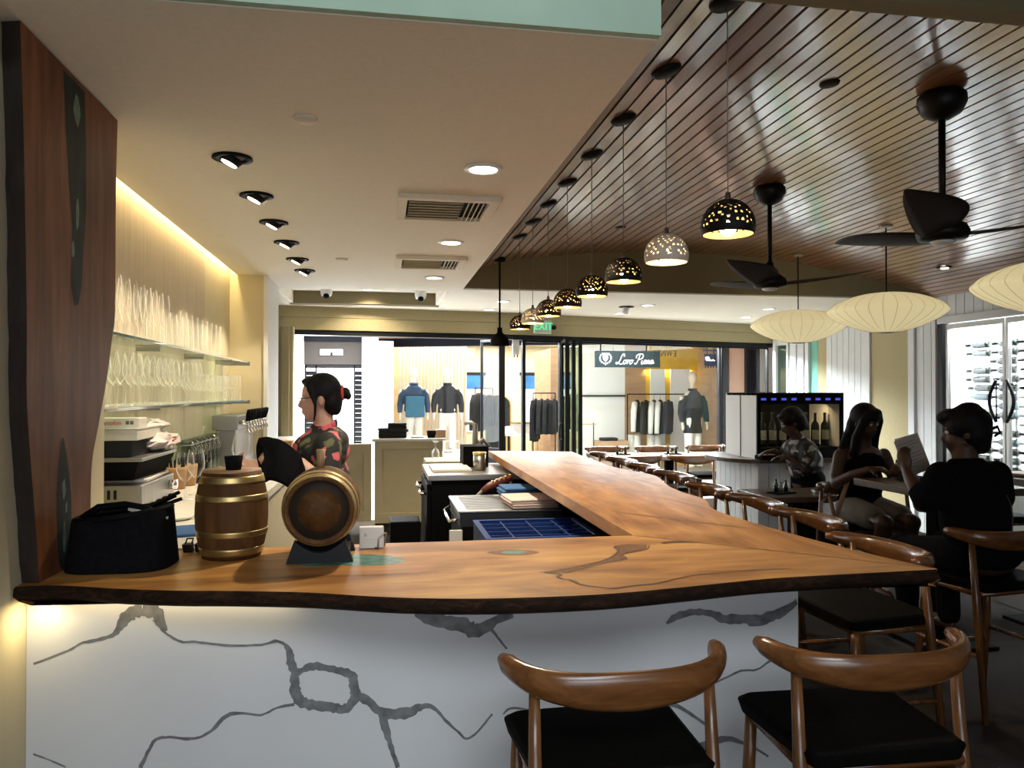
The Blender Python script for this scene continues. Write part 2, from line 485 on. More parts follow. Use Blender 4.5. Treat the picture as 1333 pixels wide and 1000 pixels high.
# ---------------------------------------------------------------- mesh helpers
class MB:
    """Collects shapes in one bmesh; build() links them as one mesh object."""

    def __init__(s):
        s.bm = bmesh.new()
        s.done = s.bm.faces.layers.int.new('done')
        s.mi = 0

    def m(s, i):
        s.mi = i
        return s

    def _new(s, nf, smooth):
        for f in s.bm.faces:
            if f[s.done] == 0:
                f[s.done] = 1
                f.material_index = s.mi
                f.smooth = smooth

    def mark(s):
        for f in s.bm.faces:
            f[s.done] = 1

    def box(s, c, size, rot=None, bev=0.0):
        nf = len(s.bm.faces)
        mt = Matrix.Translation(c)
        if rot is not None:
            mt = mt @ (Euler(rot).to_matrix().to_4x4() if not isinstance(rot, Matrix) else rot.to_4x4())
        mt = mt @ Matrix.Diagonal((*size, 1))
        r = bmesh.ops.create_cube(s.bm, size=1.0, matrix=mt)
        if bev > 0:
            es = list({e for v in r['verts'] for e in v.link_edges})
            bmesh.ops.bevel(s.bm, geom=es, offset=bev, segments=2, affect='EDGES', profile=.5)
        s._new(nf, False)
        return s

    def bx(s, x0, x1, y0, y1, z0, z1, bev=0.0):
        return s.box(((x0 + x1) / 2, (y0 + y1) / 2, (z0 + z1) / 2), (abs(x1 - x0), abs(y1 - y0), abs(z1 - z0)), None, bev)

    def tube(s, pts, r, n=10, closed=False, caps=True, smooth=True, up=None):
        """r: number, list of numbers, or list of (ra, rb)."""
        nf = len(s.bm.faces)
        P = [Vector(p) for p in pts]
        k = len(P)
        R = r if isinstance(r, (list, tuple)) and len(r) == k else [r] * k
        rings = []
        prev = None
        for i, p in enumerate(P):
            a = P[i - 1] if (i > 0 or closed) else P[i]
            b = P[(i + 1) % k] if (i < k - 1 or closed) else P[i]
            t = (b - a)
            t = t.normalized() if t.length > 1e-9 else Vector((0, 0, 1))
            if prev is None:
                u = Vector(up) if up else (Vector((0, 0, 1)) if abs(t.z) < .9 else Vector((1, 0, 0)))
            else:
                u = prev
            u = u - t * u.dot(t)
            u = u.normalized() if u.length > 1e-6 else t.orthogonal().normalized()
            prev = u
            w = t.cross(u)
            ra, rb = R[i] if isinstance(R[i], (tuple, list)) else (R[i], R[i])
            rings.append([s.bm.verts.new(p + u * math.cos(2 * PI * j / n) * ra + w * math.sin(2 * PI * j / n) * rb) for j in range(n)])
        m = k if closed else k - 1
        for i in range(m):
            A, B = rings[i], rings[(i + 1) % k]
            for j in range(n):
                s.bm.faces.new((A[j], A[(j + 1) % n], B[(j + 1) % n], B[j]))
        if caps and not closed:
            s.bm.faces.new(list(reversed(rings[0])))
            s.bm.faces.new(rings[-1])
        s._new(nf, smooth)
        return s

    def cyl(s, p0, p1, r0, r1=None, n=16, caps=True, smooth=True):
        return s.tube([p0, p1], [r0, r0 if r1 is None else r1], n, caps=caps, smooth=smooth)

    def lathe(s, prof, n=24, at=(0, 0, 0), mtx=None, smooth=True, caps=True):
        nf = len(s.bm.faces)
        rings = []
        T_ = Matrix.Translation(at) @ (mtx.to_4x4() if mtx is not None else Matrix.Identity(4))
        for (r, z) in prof:
            if r < 1e-6:
                rings.append([s.bm.verts.new(T_ @ Vector((0, 0, z)))])
            else:
                rings.append([s.bm.verts.new(T_ @ Vector((r * math.cos(2 * PI * j / n), r * math.sin(2 * PI * j / n), z))) for j in range(n)])
        for A, B in zip(rings, rings[1:]):
            for j in range(n):
                k = (j + 1) % n
                if len(A) == 1 and len(B) == 1:
                    continue
                if len(A) == 1:
                    s.bm.faces.new((A[0], B[k], B[j]))
                elif len(B) == 1:
                    s.bm.faces.new((A[j], A[k], B[0]))
                else:
                    s.bm.faces.new((A[j], A[k], B[k], B[j]))
        if caps:
            if len(rings[0]) > 2:
                s.bm.faces.new(list(reversed(rings[0])))
            if len(rings[-1]) > 2:
                s.bm.faces.new(rings[-1])
        s._new(nf, smooth)
        return s

    def prism(s, top, bot=None, z0=0.0, z1=1.0, side_mi=None, smooth=False):
        """top/bot: 2D outlines (same count); flat caps at z1 and z0."""
        nf = len(s.bm.faces)
        bot = bot or top
        A = [s.bm.verts.new((x, y, z0)) for x, y in bot]
        B = [s.bm.verts.new((x, y, z1)) for x, y in top]
        n = len(A)
        ft = s.bm.faces.new(B)
        fb = s.bm.faces.new(list(reversed(A)))
        s._new(nf, False)
        ns = len(s.bm.faces)
        for j in range(n):
            s.bm.faces.new((A[j], A[(j + 1) % n], B[(j + 1) % n], B[j]))
        for f in s.bm.faces:
            if f[s.done] == 0:
                f[s.done] = 1
                f.material_index = s.mi if side_mi is None else side_mi
                f.smooth = smooth
        return s

    def ell(s, c, rad, rot=None, u=16, v=10):
        nf = len(s.bm.faces)
        mt = Matrix.Translation(c)
        if rot is not None:
            mt = mt @ (Euler(rot).to_matrix().to_4x4() if not isinstance(rot, Matrix) else rot.to_4x4())
        mt = mt @ Matrix.Diagonal((*rad, 1))
        bmesh.ops.create_uvsphere(s.bm, u_segments=u, v_segments=v, radius=1.0, matrix=mt)
        s._new(nf, True)
        return s

    def poly(s, pts, smooth=False):
        nf = len(s.bm.faces)
        s.bm.faces.new([s.bm.verts.new(p) for p in pts])
        s._new(nf, smooth)
        return s

    def slab(s, pts, off):
        """A flat polygon given thickness along the vector off."""
        nf = len(s.bm.faces)
        off = Vector(off)
        A = [s.bm.verts.new(Vector(p)) for p in pts]
        B = [s.bm.verts.new(Vector(p) + off) for p in pts]
        n = len(A)
        s.bm.faces.new(A)
        s.bm.faces.new(list(reversed(B)))
        for j in range(n):
            s.bm.faces.new((A[j], B[j], B[(j + 1) % n], A[(j + 1) % n]))
        s._new(nf, False)
        return s

    def grid(s, fn, nu, nv, smooth=True, closed_u=False):
        nf = len(s.bm.faces)
        V = [[s.bm.verts.new(fn(i / (nu if closed_u else nu - 1), j / (nv - 1))) for j in range(nv)] for i in range(nu)]
        for i in range(nu if closed_u else nu - 1):
            for j in range(nv - 1):
                k = (i + 1) % nu
                s.bm.faces.new((V[i][j], V[k][j], V[k][j + 1], V[i][j + 1]))
        s._new(nf, smooth)
        return s

    def build(s, name, mats, parent=None, loc=(0, 0, 0), rz=0.0, rot=None, fix=True):
        if fix:
            bmesh.ops.recalc_face_normals(s.bm, faces=s.bm.faces[:])
        me = bpy.data.meshes.new(name)
        s.bm.to_mesh(me)
        s.bm.free()
        for q in (mats if isinstance(mats, (list, tuple)) else [mats]):
            me.materials.append(q)
        o = bpy.data.objects.new(name, me)
        C.objects.link(o)
        o.location = loc
        o.rotation_euler = rot if rot is not None else (0, 0, rz)
        if parent is not None:
            o.parent = parent
        return o


def tag(o, label, cat, group=None, kind=None):
    o['label'] = label
    o['category'] = cat
    if group:
        o['group'] = group
    if kind:
        o['kind'] = kind
    return o


def thing(name, label, cat, loc=(0, 0, 0), rz=0.0, group=None):
    o = bpy.data.objects.new(name, None)
    C.objects.link(o)
    o.empty_display_size = .05
    o.location = loc
    o.rotation_euler = (0, 0, rz)
    return tag(o, label, cat, group)


def struct(mb, name, mats):
    o = mb.build(name, mats)
    o['kind'] = 'structure'
    return o


def dup(root, loc, rz=None, label=None, group=None):
    r = root.copy()
    C.objects.link(r)
    r.location = loc
    if rz is not None:
        r.rotation_euler = (0, 0, rz)
    if label:
        r['label'] = label
    if group:
        r['group'] = group
    for ch in list(root.children):
        c = ch.copy()
        C.objects.link(c)
        c.parent = r
        for g in list(ch.children):
            d = g.copy()
            C.objects.link(d)
            d.parent = c
    return r


def soften(o, voxel, it=6):
    """Fuse overlapping volumes of a body or garment into one continuous surface."""
    r = o.modifiers.new('fuse', 'REMESH')
    r.mode = 'VOXEL'
    r.voxel_size = voxel
    r.use_smooth_shade = True
    s = o.modifiers.new('soft', 'SMOOTH')
    s.factor = .5
    s.iterations = it
    return o


def spline(pts, k=6, closed=False):
    """Catmull-Rom through 2D or 3D points."""
    P = [Vector(p) for p in pts]
    n = len(P)
    out = []
    for i in range(n if closed else n - 1):
        p0 = P[(i - 1) % n] if (closed or i > 0) else P[i]
        p1, p2 = P[i], P[(i + 1) % n]
        p3 = P[(i + 2) % n] if (closed or i + 2 < n) else p2
        for j in range(k):
            t = j / k
            out.append(.5 * ((2 * p1) + (p2 - p0) * t + (2 * p0 - 5 * p1 + 4 * p2 - p3) * t * t + (3 * p1 - p0 - 3 * p2 + p3) * t ** 3))
    if not closed:
        out.append(P[-1])
    return out


def text_mesh(name, body, size, m, loc, rot, parent=None, extrude=.002, align='CENTER', mirror=False, sx=1.0):
    cu = bpy.data.curves.new(name, 'FONT')
    cu.body = body
    cu.size = size
    cu.extrude = extrude
    cu.align_x = align
    cu.align_y = 'CENTER'
    t = bpy.data.objects.new(name, cu)
    C.objects.link(t)
    dg = bpy.context.evaluated_depsgraph_get()
    me = bpy.data.meshes.new_from_object(t.evaluated_get(dg))
    bpy.data.objects.remove(t)
    me.transform(Matrix.Diagonal((-sx if mirror else sx, 1, 1, 1)))
    me.materials.clear()
    me.materials.append(m)
    o = bpy.data.objects.new(name, me)
    C.objects.link(o)
    o.location = loc
    o.rotation_euler = rot
    if parent:
        o.parent = parent
    return o


# ================================================================ the room shell
FRONT = [(-1.5, 9.26), (1.6, 9.70), (5.87, 10.85)]      # line of the glass front between the room and the passage
SOFZ = 2.56
mb = MB()
mb.prism([(-1.5, -3.2), (7.4, -3.2), (7.4, 10.9), (5.87, 10.85), (1.6, 9.70), (-1.5, 9.26)], None, -.12, 0)
struct(mb, 'floor', M['floor'])

mb = MB()
mb.bx(-1.6, -1.024, -3.2, 3.08, 0, 3.3)
struct(mb, 'wall_left', M['cream'])
mb = MB()
mb.bx(-1.6, -1.30, 3.08, 6.95, 0, 2.80)
mb.m(1).bx(-1.30, -1.292, 3.08, 5.95, .9, 2.72)
struct(mb, 'wall_left_alcove', [M['cream'], M['straw']])
mb = MB()
mb.bx(-1.6, -1.0, 6.92, 7.62, 0, SOFZ)
mb.m(1).bx(-1.0, -.985, 6.92, 7.62, 0, SOFZ)
mb.m(1).bx(-1.015, -.98, 6.90, 6.94, 0, SOFZ)
struct(mb, 'wall_left_pier', [M['cream'], M['white']])

# dropped ceiling over the bar, its mint front and its hatch line
mb = MB()
mb.bx(-1.24, .78, 2.10, 7.47, SOFZ, 2.68)
mb.bx(-1.6, -1.24, 2.10, 3.08, SOFZ, 2.68)
mb.bx(-1.6, .78, 2.10, 7.47, 2.80, 2.86)
mb.bx(-1.6, -1.0, 6.93, 7.47, SOFZ, 2.80)
mb.bx(.74, .78, 2.10, 7.47, 2.68, 2.80)
struct(mb, 'ceiling_soffit', M['soffit'])
mb = MB()
mb.bx(-1.6, .78, 2.075, 2.10, SOFZ + .004, 3.3)
struct(mb, 'trim_soffit_front', M['mint'])
mb = MB()
mb.bx(-1.6, 7.4, -3.2, 2.17, 3.3, 3.4)
struct(mb, 'ceiling_front', M['olive'])

# planked vault: profile x -> z, planks running away from the camera with open black joints
VP = [(.78, 2.665), (.925, 2.745), (1.08, 2.80), (1.25, 2.835), (1.82, 2.905), (2.19, 2.938), (2.6, 2.953), (3.1, 2.960),
      (3.55, 2.953), (4.13, 2.917), (4.9, 2.793), (5.53, 2.66), (5.90, 2.555)]


def vz(x):
    for (a, za), (b, zb) in zip(VP, VP[1:]):
        if x <= b:
            t = (x - a) / (b - a)
            return za + (zb - za) * t
    return VP[-1][1]


mb = MB()
pitch, gapw = .0895, .0155
x = .80
while x < 5.88:
    a, b = x, min(x + pitch - gapw, 5.895)
    for (ya, yb) in ((2.10, 5.02), (5.022, 7.42)):
        mb.m(0).slab([(a, ya, vz(a)), (b, ya, vz(b)), (b, yb, vz(b)), (a, yb, vz(a))], (0, 0, .016))
    x += pitch
for (a, za), (b, zb) in zip(VP, VP[1:]):
    mb.m(1).slab([(a, 2.10, za + .03), (b, 2.10, zb + .03), (b, 7.42, zb + .03), (a, 7.42, za + .03)], (0, 0, .02))
mb.m(1).bx(.60, .785, 2.18, 7.46, 2.87, 3.10)
mb.bx(.60, 5.95, 2.18, 7.46, 3.10, 3.14)
struct(mb, 'ceiling_vault', [M['ceil_wood'], M['gap']])


def lunette(y0, y1, zb, name, top):
    q = MB()
    pts = [(x_, z_ + .05) for x_, z_ in VP]
    ring = [(.78, y0, zb)] + [(x_, y0, max(z_, zb + .02) if top is None else top) for x_, z_ in pts] + [(5.90, y0, zb)]
    q.slab(ring, (0, y1 - y0, 0))
    return struct(q, name, M['olive'])


lunette(7.40, 7.50, 2.553, 'wall_vault_gable_far', None)
mb = MB()
mb.bx(.78, 6.0, 2.09, 2.17, 2.735, 3.3)
struct(mb, 'wall_vault_gable_near', M['olive'])

# low back ceiling with the recessed tray on the left
mb = MB()
yb = lambda x_: (9.26 + (x_ + 1.5) * .142) if x_ < 1.6 else 9.70 + (x_ - 1.6) * .2693


def ceil_piece(x0, x1, y0, y1=None):
    a, b = (yb(x0) + .1, yb(x1) + .1) if y1 is None else (y1, y1)
    mb.prism([(x0, y0), (x1, y0), (x1, b), (x0, a)], None, SOFZ, 2.66)


ceil_piece(.66, 1.6, 7.47)
ceil_piece(1.6, 5.95, 7.47)
ceil_piece(-1.6, -1.06, 7.62)
ceil_piece(-1.06, .66, 7.47, 7.74)
ceil_piece(-1.06, .66, 9.20)
struct(mb, 'ceiling_back', M['flat_white'])
mb = MB()
mb.bx(-1.06, .66, 7.74, 9.20, 2.72, 2.76)
mb.m(1).bx(-1.06, .66, 9.16, 9.20, 2.58, 2.72)
mb.m(0).bx(-1.06, -1.02, 7.74, 9.2, 2.58, 2.72)
mb.m(0).bx(.62, .66, 7.74, 9.2, 2.58, 2.72)
struct(mb, 'ceiling_tray', [M['flat_white'], M['olive']])

# header over the glass front
mb = MB()
for (a, b) in zip(FRONT, FRONT[1:]):
    n = Vector((-(b[1] - a[1]), b[0] - a[0])).normalized()
    q = lambda z0, z1, d0, d1: mb.prism([(a[0] + n.x * d0, a[1] + n.y * d0), (b[0] + n.x * d0, b[1] + n.y * d0), (b[0] + n.x * d1, b[1] + n.y * d1), (a[0] + n.x * d1, a[1] + n.y * d1)], None, z0, z1)
    mb.m(0)
    q(2.285, 2.43, 0, .22)
    q(2.434, 2.56, -.006, .22)
    mb.m(1)
    q(2.225, 2.285, .03, .2)
struct(mb, 'wall_back_header', [M['khaki'], M['frame_dark']])

# left jamb of the opening
mb = MB()
mb.bx(-1.13, -1.04, 8.95, 9.16, 0, 2.29, .004)
mb.bx(-1.6, -1.13, 9.02, 9.30, 0, 2.29)
mb.bx(-1.04, -1.0, 8.98, 9.14, 0, 2.29)
struct(mb, 'trim_left_jamb', M['khaki'])


# right wall: boards, panels, the pilasters and the cellar front
def boards(q, y0, y1, z0, z1, w=.125, x0=5.87):
    n = max(1, round((y1 - y0) / w))
    w = (y1 - y0) / n
    for i in range(n):
        q.bx(x0, x0 + .03, y0 + i * w + .004, y0 + (i + 1) * w - .004, z0, z1)


mb = MB()
mb.m(0)
boards(mb, -3.2, 5.50, 0, 3.2)
boards(mb, 5.50, 7.34, 2.33, 2.66)
boards(mb, 7.34, 7.70, 0, 2.62)
boards(mb, 8.58, 9.46, 0, 2.56)
mb.bx(5.84, 5.90, 7.70, 7.80, 0, 2.6, .005)
mb.bx(5.845, 5.90, 8.50, 8.58, 0, 2.56, .005)
mb.bx(5.84, 5.90, 7.36, 7.385, 0, 2.33)
mb.bx(5.84, 5.92, 5.46, 7.34, 2.27, 2.345, .005)
for i in range(5):
    y_ = 9.84 + i * .10
    mb.bx(5.83 - .012 * (i % 2), 5.90, y_, y_ + .088, 0, 2.56, .004)
mb.m(1).bx(5.872, 5.90, 7.80, 8.50, 0, 2.56)
mb.m(1).bx(5.872, 5.90, 9.46, 9.66, 0, 2.56)
mb.m(2).bx(5.87, 5.90, 9.66, 9.84, 0, 2.56)
mb.m(0).bx(5.93, 6.02, -3.2, 5.46, 0, 3.2)
mb.bx(5.93, 6.02, 7.40, 10.36, 0, 2.6)
mb.bx(5.93, 6.02, 5.46, 7.40, 2.345, 2.9)
struct(mb, 'wall_right', [M['ship'], M['khaki'], M['teal']])

mb = MB()
for (y0, y1) in ((10.36, 10.41), (10.72, 10.80)):
    mb.bx(5.82, 5.90, y0, y1, 0, 2.4, .004)
mb.bx(5.84, 5.90, 10.40, 10.73, 2.24, 2.4)
mb.bx(5.84, 5.90, 10.40, 10.73, 0, .12)
mb.m(1).bx(5.86, 5.868, 10.41, 10.72, .12, 2.24)
struct(mb, 'window_1', [M['white'], M['pane_dark']])

# wine cellar room behind the right wall
mb = MB()
mb.bx(7.25, 7.33, 5.0, 8.8, 0, 2.5)
mb.bx(6.02, 7.3, 4.94, 5.02, 0, 2.5)
mb.bx(6.02, 7.3, 8.72, 8.8, 0, 2.5)
mb.bx(6.02, 7.3, 4.94, 8.8, 2.46, 2.54)
struct(mb, 'wall_wine_cellar', M['store_white'])


def glass_leaf(name, y0, y1, hinge):
    q = MB()
    t = .03
    q.bx(5.875, 5.915, y0, y0 + t, .02, 2.26)
    q.bx(5.875, 5.915, y1 - t, y1, .02, 2.26)
    q.bx(5.875, 5.915, y0 + t, y1 - t, 2.21, 2.26)
    q.bx(5.875, 5.915, y0 + t, y1 - t, .02, .10)
    q.m(1).bx(5.892, 5.898, y0 + t, y1 - t, .10, 2.21)
    o = struct(q, name, [M['steel'], M['pane']])
    h = MB()
    yy = y0 + .075 if hinge > 0 else y1 - .075
    s_ = 1 if hinge > 0 else -1
    arc = [(5.83, yy - s_ * .02 + s_ * .085 * math.sin(PI * k / 12), 1.26 + .40 * k / 12) for k in range(13)]
    h.tube(arc, .016, 8)
    for z_ in (1.30, 1.62):
        h.cyl((5.82, yy, z_), (5.88, yy, z_), .014, n=8)
    h.tube([(5.832, yy - s_ * .02, 1.26), (5.832, yy - s_ * .02, 1.66)], .007, 6)
    h.build('door_handle', M['stain'], o)
    return o


glass_leaf('door_1', 6.47, 7.25, 1)
glass_leaf('door_2', 5.67, 6.455, -1)
mb = MB()
mb.bx(5.85, 5.93, 7.27, 7.335, 0, 2.33)
mb.bx(5.85, 5.93, 5.56, 5.645, 0, 2.33)
struct(mb, 'trim_cellar_frame', M['frame_dark'])


# glass front: posts, panels, the open leaf and the folded stack
def front_pt(x_, d=0.0):
    return (x_, yb(x_) + .1 + d)


def pane_run(name, pts, z0, z1, fr=.022, frame='frame_dark', pane='pane', bot=.05):
    """One glazed leaf between two floor points, with its frame."""
    (xa, ya), (xb, yb_) = pts
    q = MB()
    d = Vector((xb - xa, yb_ - ya))
    L_ = d.length
    a = math.atan2(d.y, d.x)
    R_ = Euler((0, 0, a)).to_matrix()
    def bx_(u0, u1, t, za, zb_):
        c = Vector(((u0 + u1) / 2, 0, 0))
        c = R_ @ c
        q.box((xa + c.x, ya + c.y, (za + zb_) / 2), (u1 - u0, t, zb_ - za), R_)
    q.m(0)
    bx_(0, fr, .045, z0, z1)
    bx_(L_ - fr, L_, .045, z0, z1)
    bx_(fr, L_ - fr, .045, z1 - .03, z1)
    bx_(fr, L_ - fr, .045, z0, z0 + bot)
    q.m(1)
    bx_(fr, L_ - fr, .010, z0 + bot, z1 - .03)
    return struct(q, name, [M[frame], M[pane]])


pane_run('window_2', [(1.285, 10.05), front_pt(1.50)], .02, 2.23, .012, bot=.80)
fp_ = front_pt(1.52)
struct(MB().bx(fp_[0] - .04, fp_[0] + .035, fp_[1] - .02, fp_[1] + .04, 0, 2.23), 'trim_front_post', M['frame_dark'])
pane_run('window_3', [front_pt(1.79), front_pt(2.36)], .02, 2.23, .045, bot=.10)
pane_run('window_4', [front_pt(2.62), front_pt(4.92)], .02, 2.23, .03, bot=.06)
pane_run('window_5', [front_pt(4.94), front_pt(5.80)], .02, 2.23, .02, bot=.06)
pane_run('door_3', [(2.26, 9.30), (2.33, 9.84)], .02, 2.21, .014, 'frame_dark', 'pane_dark')
pane_run('door_4', [(2.35, 9.31), (2.41, 9.84)], .02, 2.21, .014, 'frame_dark', 'pane_dark')
pane_run('door_5', [(2.44, 9.32), (2.49, 9.85)], .02, 2.21, .014, 'frame_dark', 'pane_dark')
h = MB()
h.tube([(2.22, 9.40, 1.15), (2.19, 9.40, 1.15), (2.19, 9.40, .95), (2.22, 9.40, .95)], .01, 8)
hh = h.build('door_handle', M['stain'])
hh.parent = bpy.data.objects['door_3']
text_mesh('glass_lettering', 'E WINE B', .125, M['sign_face'], (3.96, front_pt(3.96)[1] - .02, 2.09), (PI / 2, 0, math.atan(.2693)), mirror=True, extrude=.001, sx=.78)
tag(bpy.data.objects['glass_lettering'], 'dark shop lettering on the front glass, read backwards from inside', 'lettering')


# ================================================================ the passage and the shop across it
mb = MB()
mb.prism([(-6, 9.2), (-1.5, 9.26), (1.6, 9.70), (5.87, 10.85), (12, 11.5), (12, 24), (-6, 24)], None, -.13, -.004)
struct(mb, 'floor_passage', M['mall_floor'])
mb = MB()
for i in range(30):
    y_ = 10.9 + i * .15
    mb.bx(-5, 10, y_, y_ + .11, 2.60, 2.63)
mb.bx(-5, 10, 9.5, 15.6, 2.66, 2.72)
struct(mb, 'ceiling_passage', M['redwood'])

FA, FB = Vector((-.12, 15.6, 0)), Vector((6.05, 13.05, 0))
FD = (FB - FA).normalized()
FN = Vector((-FD.y, FD.x, 0))


def facade_box(q, s0, s1, d0, d1, z0, z1):
    """A box along the shop front: s metres from its left end, d metres behind it."""
    p = [FA + FD * s0 + FN * d0, FA + FD * s1 + FN * d0, FA + FD * s1 + FN * d1, FA + FD * s0 + FN * d1]
    q.prism([(v.x, v.y) for v in p], None, z0, z1)


FL = (FB - FA).length
mb = MB()
facade_box(mb, -1.6, FL + .6, -.12, .12, 2.44, 2.60)
struct(mb, 'trim_passage_beam', M['navy_beam'])
mb = MB()
facade_box(mb, -.06, .10, -.05, .12, 0, 2.44)
facade_box(mb, FL - .02, FL + .10, -.05, .1, 0, 2.44)
struct(mb, 'trim_shop_frame', M['frame_dark'])
mb = MB()
facade_box(mb, .1, 2.05, 0, .012, 0, 2.44)
facade_box(mb, 3.75, FL - .02, 0, .012, 0, 2.44)
struct(mb, 'window_6', M['pane'])
mb = MB()
mb.bx(-.5, 10, 20.0, 20.1, 0, 3)
mb.bx(-.6, -.5, 15.75, 20.1, 0, 3)
mb.bx(10, 10.1, 12, 20.1, 0, 3)
struct(mb, 'wall_shop', M['cream'])
mb = MB()
facade_box(mb, -.5, FL + .5, .1, 8.5, 2.76, 2.82)
struct(mb, 'ceiling_shop', M['store_white'])

# left: louvred doorway and white piers
mb = MB()
mb.bx(-1.5, -.34, 13.0, 13.1, 2.0, 2.40)
struct(mb, 'wall_louvre_fascia', M['brown_wall'])
mb = MB()
mb.bx(-1.6, -.2, 12.94, 13.0, 2.38, 2.5)
struct(mb, 'trim_louvre_beam', M['navy_beam'])
mb = MB()
mb.bx(-.335, -.07, 12.85, 13.2, 0, 2.44)
mb.bx(-2.2, -1.27, 12.2, 13.3, 0, 2.5)
mb.bx(-2.2, .2, 14.6, 14.7, 0, 2.5)
struct(mb, 'wall_passage_piers', M['store_white'])
area('louvre_yard_light', (-.75, 14.0, 2.4), (0, .35, -1), 1.2, .5, 160, DAY)
lv = thing('louvred_doorway', 'dark louvred doorway in the brown wall behind the bartender', 'door', (-.75, 13.02, 0))
q = MB()
for x_ in (-.50, -.33, .29, .42):
    q.bx(x_ - .012, x_ + .012, 0, .05, 0, 2.0)
q.bx(-.51, .43, 0, .05, 1.94, 2.0)
q.build('frame', M['louver'], lv)
for (x0, x1) in ((-.49, -.34), (.30, .41)):
    q = MB()
    for k in range(24):
        z_ = .06 + k * .078
        q.box(((x0 + x1) / 2, .03, z_), (x1 - x0, .085, .010), (math.radians(50), 0, 0))
    q.build('louvre_panel', M['louver'], lv)
sg = thing('lit_sign', 'small white lit sign on the brown wall over the louvred doorway', 'sign', (-.83, 12.995, 2.20))
MB().box((0, -.02, 0), (.36, .04, .095), None, .008).build('sign_face', M['sign_lit'], sg)
MB().bx(-.02, .02, -.05, -.038, -.05, 0).build('bracket', M['louver'], sg)

# pink walls at the far right of the passage
mb = MB()
mb.bx(6.16, 6.45, 13.0, 13.4, 0, 2.5)
mb.m(1).bx(6.45, 6.70, 12.9, 13.0, 0, 2.5)
mb.m(2).bx(6.6, 9.5, 14.6, 14.7, 1.55, 3)
mb.m(0).bx(6.6, 9.5, 14.6, 14.7, 0, 1.55)
struct(mb, 'wall_passage_right', [M['pink_wall'], M['frame_dark'], M['store_white']])

# shop backdrop: slatted screen, tan walls, glowing niches, blue windows at the back
ss = thing('slatted_screen', 'gold slatted screen behind the two mannequins in the shop window', 'screen', (0, 17.3, 0))
q = MB()
q.bx(.02, .36, 0, .05, .25, 2.66)
for k in range(19):
    x_ = .42 + k * .077
    q.bx(x_, x_ + .03, 0, .05, .25, 2.66)
q.build('slats', M['slat_gold'], ss)
MB().bx(.02, 1.90, .25, .28, 0, 2.66).build('white_back_panel', M['store_white'], ss)
tag(MB().bx(0, 1.95, 0, 1.35, 0, .25, .01).build('display_platform', M['store_white'], None, (.05, 15.92, 0)), 'low white platform under the two mannequins in the shop window', 'platform')
mb = MB()
mb.bx(3.62, 3.90, 16.4, 18.2, 0, 2.5)
mb.bx(4.95, 5.40, 15.3, 15.4, 0, 2.76)
mb.bx(6.55, 7.1, 14.4, 15.4, 0, 2.76)
mb.m(1).bx(5.40, 6.55, 15.3, 15.4, 0, 2.76)
mb.m(2).bx(4.05, 4.95, 15.3, 15.4, 1.48, 2.76)
mb.m(2).bx(4.05, 4.95, 15.32, 15.4, 0, 1.45)
mb.m(3).bx(4.05, 4.95, 15.25, 15.4, 1.45, 1.48)
struct(mb, 'wall_shop_display', [M['tan_wall'], M['ochre'], M['store_white'], M['frame_dark']])
mb = MB()
for x0, x1 in ((5.48, 5.80), (5.92, 6.35)):
    mb.bx(x0, x1, 15.24, 15.28, .3, 2.02)
struct(mb, 'trim_shop_panels', M['store_white'])
area('niche_glow', (5.9, 15.26, 2.0), (0, .2, -1), 1.0, .03, 14, (1, .72, .2))
for i, (x0, x1) in enumerate(((2.05, 2.62), (3.62, 4.45))):
    q = MB()
    q.bx(x0, x1, 19.95, 19.99, .5, 1.62)
    q.m(1).bx(x0, x1, 19.94, 19.99, 1.62, 1.98)
    q.m(2).bx(x0 - .05, x1 + .05, 19.93, 19.99, 1.98, 2.06)
    struct(q, 'window_%d' % (7 + i), [M['store_white'], M['blue_sky'], M['frame_dark']])


# hanging shop sign with its crest and flowing script, and the little blade sign
def script_strokes(q, P, ox, oy, sc_, w):
    for st in P:
        pts = spline(st, 5)
        q.tube([((x_ + .22 * y_) * sc_ + ox, -.004, y_ * sc_ + oy) for x_, y_ in [(p[0], p[1]) for p in pts]], w, 6)


SCRIPT = [
    # L
    [(.62, .78), (.66, .98), (.50, 1.05), (.36, .85), (.28, .45), (.14, .08), (-.06, .02), (-.10, .14), (.10, .14), (.38, -.02), (.66, .06)],
    # o r o
    [(.88, .42), (.72, .34), (.68, .10), (.80, 0), (.94, .12), (.96, .34), (.86, .42), (1.02, .34)],
    [(1.02, .34), (1.10, .42), (1.12, .20), (1.10, 0)], [(1.12, .24), (1.24, .40), (1.34, .38)],
    [(1.56, .42), (1.40, .34), (1.36, .10), (1.48, 0), (1.62, .12), (1.64, .34), (1.54, .42), (1.76, .36)],
    # P
    [(2.34, .95), (2.26, .5), (2.14, .08), (1.98, .0), (1.94, .12)], [(2.02, .62), (1.98, .86), (2.24, 1.05), (2.62, 1.04), (2.72, .82), (2.56, .56), (2.30, .50)],
    # i a n a
    [(2.70, .40), (2.66, .12), (2.74, 0), (2.84, .10)], [(2.74, .58), (2.75, .60)],
    [(3.16, .38), (3.00, .40), (2.90, .16), (2.98, .02), (3.12, .14), (3.18, .40), (3.14, .08), (3.24, .04)],
    [(3.30, .40), (3.30, .20), (3.28, 0)], [(3.30, .22), (3.42, .40), (3.50, .34), (3.48, .08), (3.58, .04)],
    [(3.90, .38), (3.74, .40), (3.64, .16), (3.72, .02), (3.86, .14), (3.92, .40), (3.88, .08), (4.08, .16)],
]


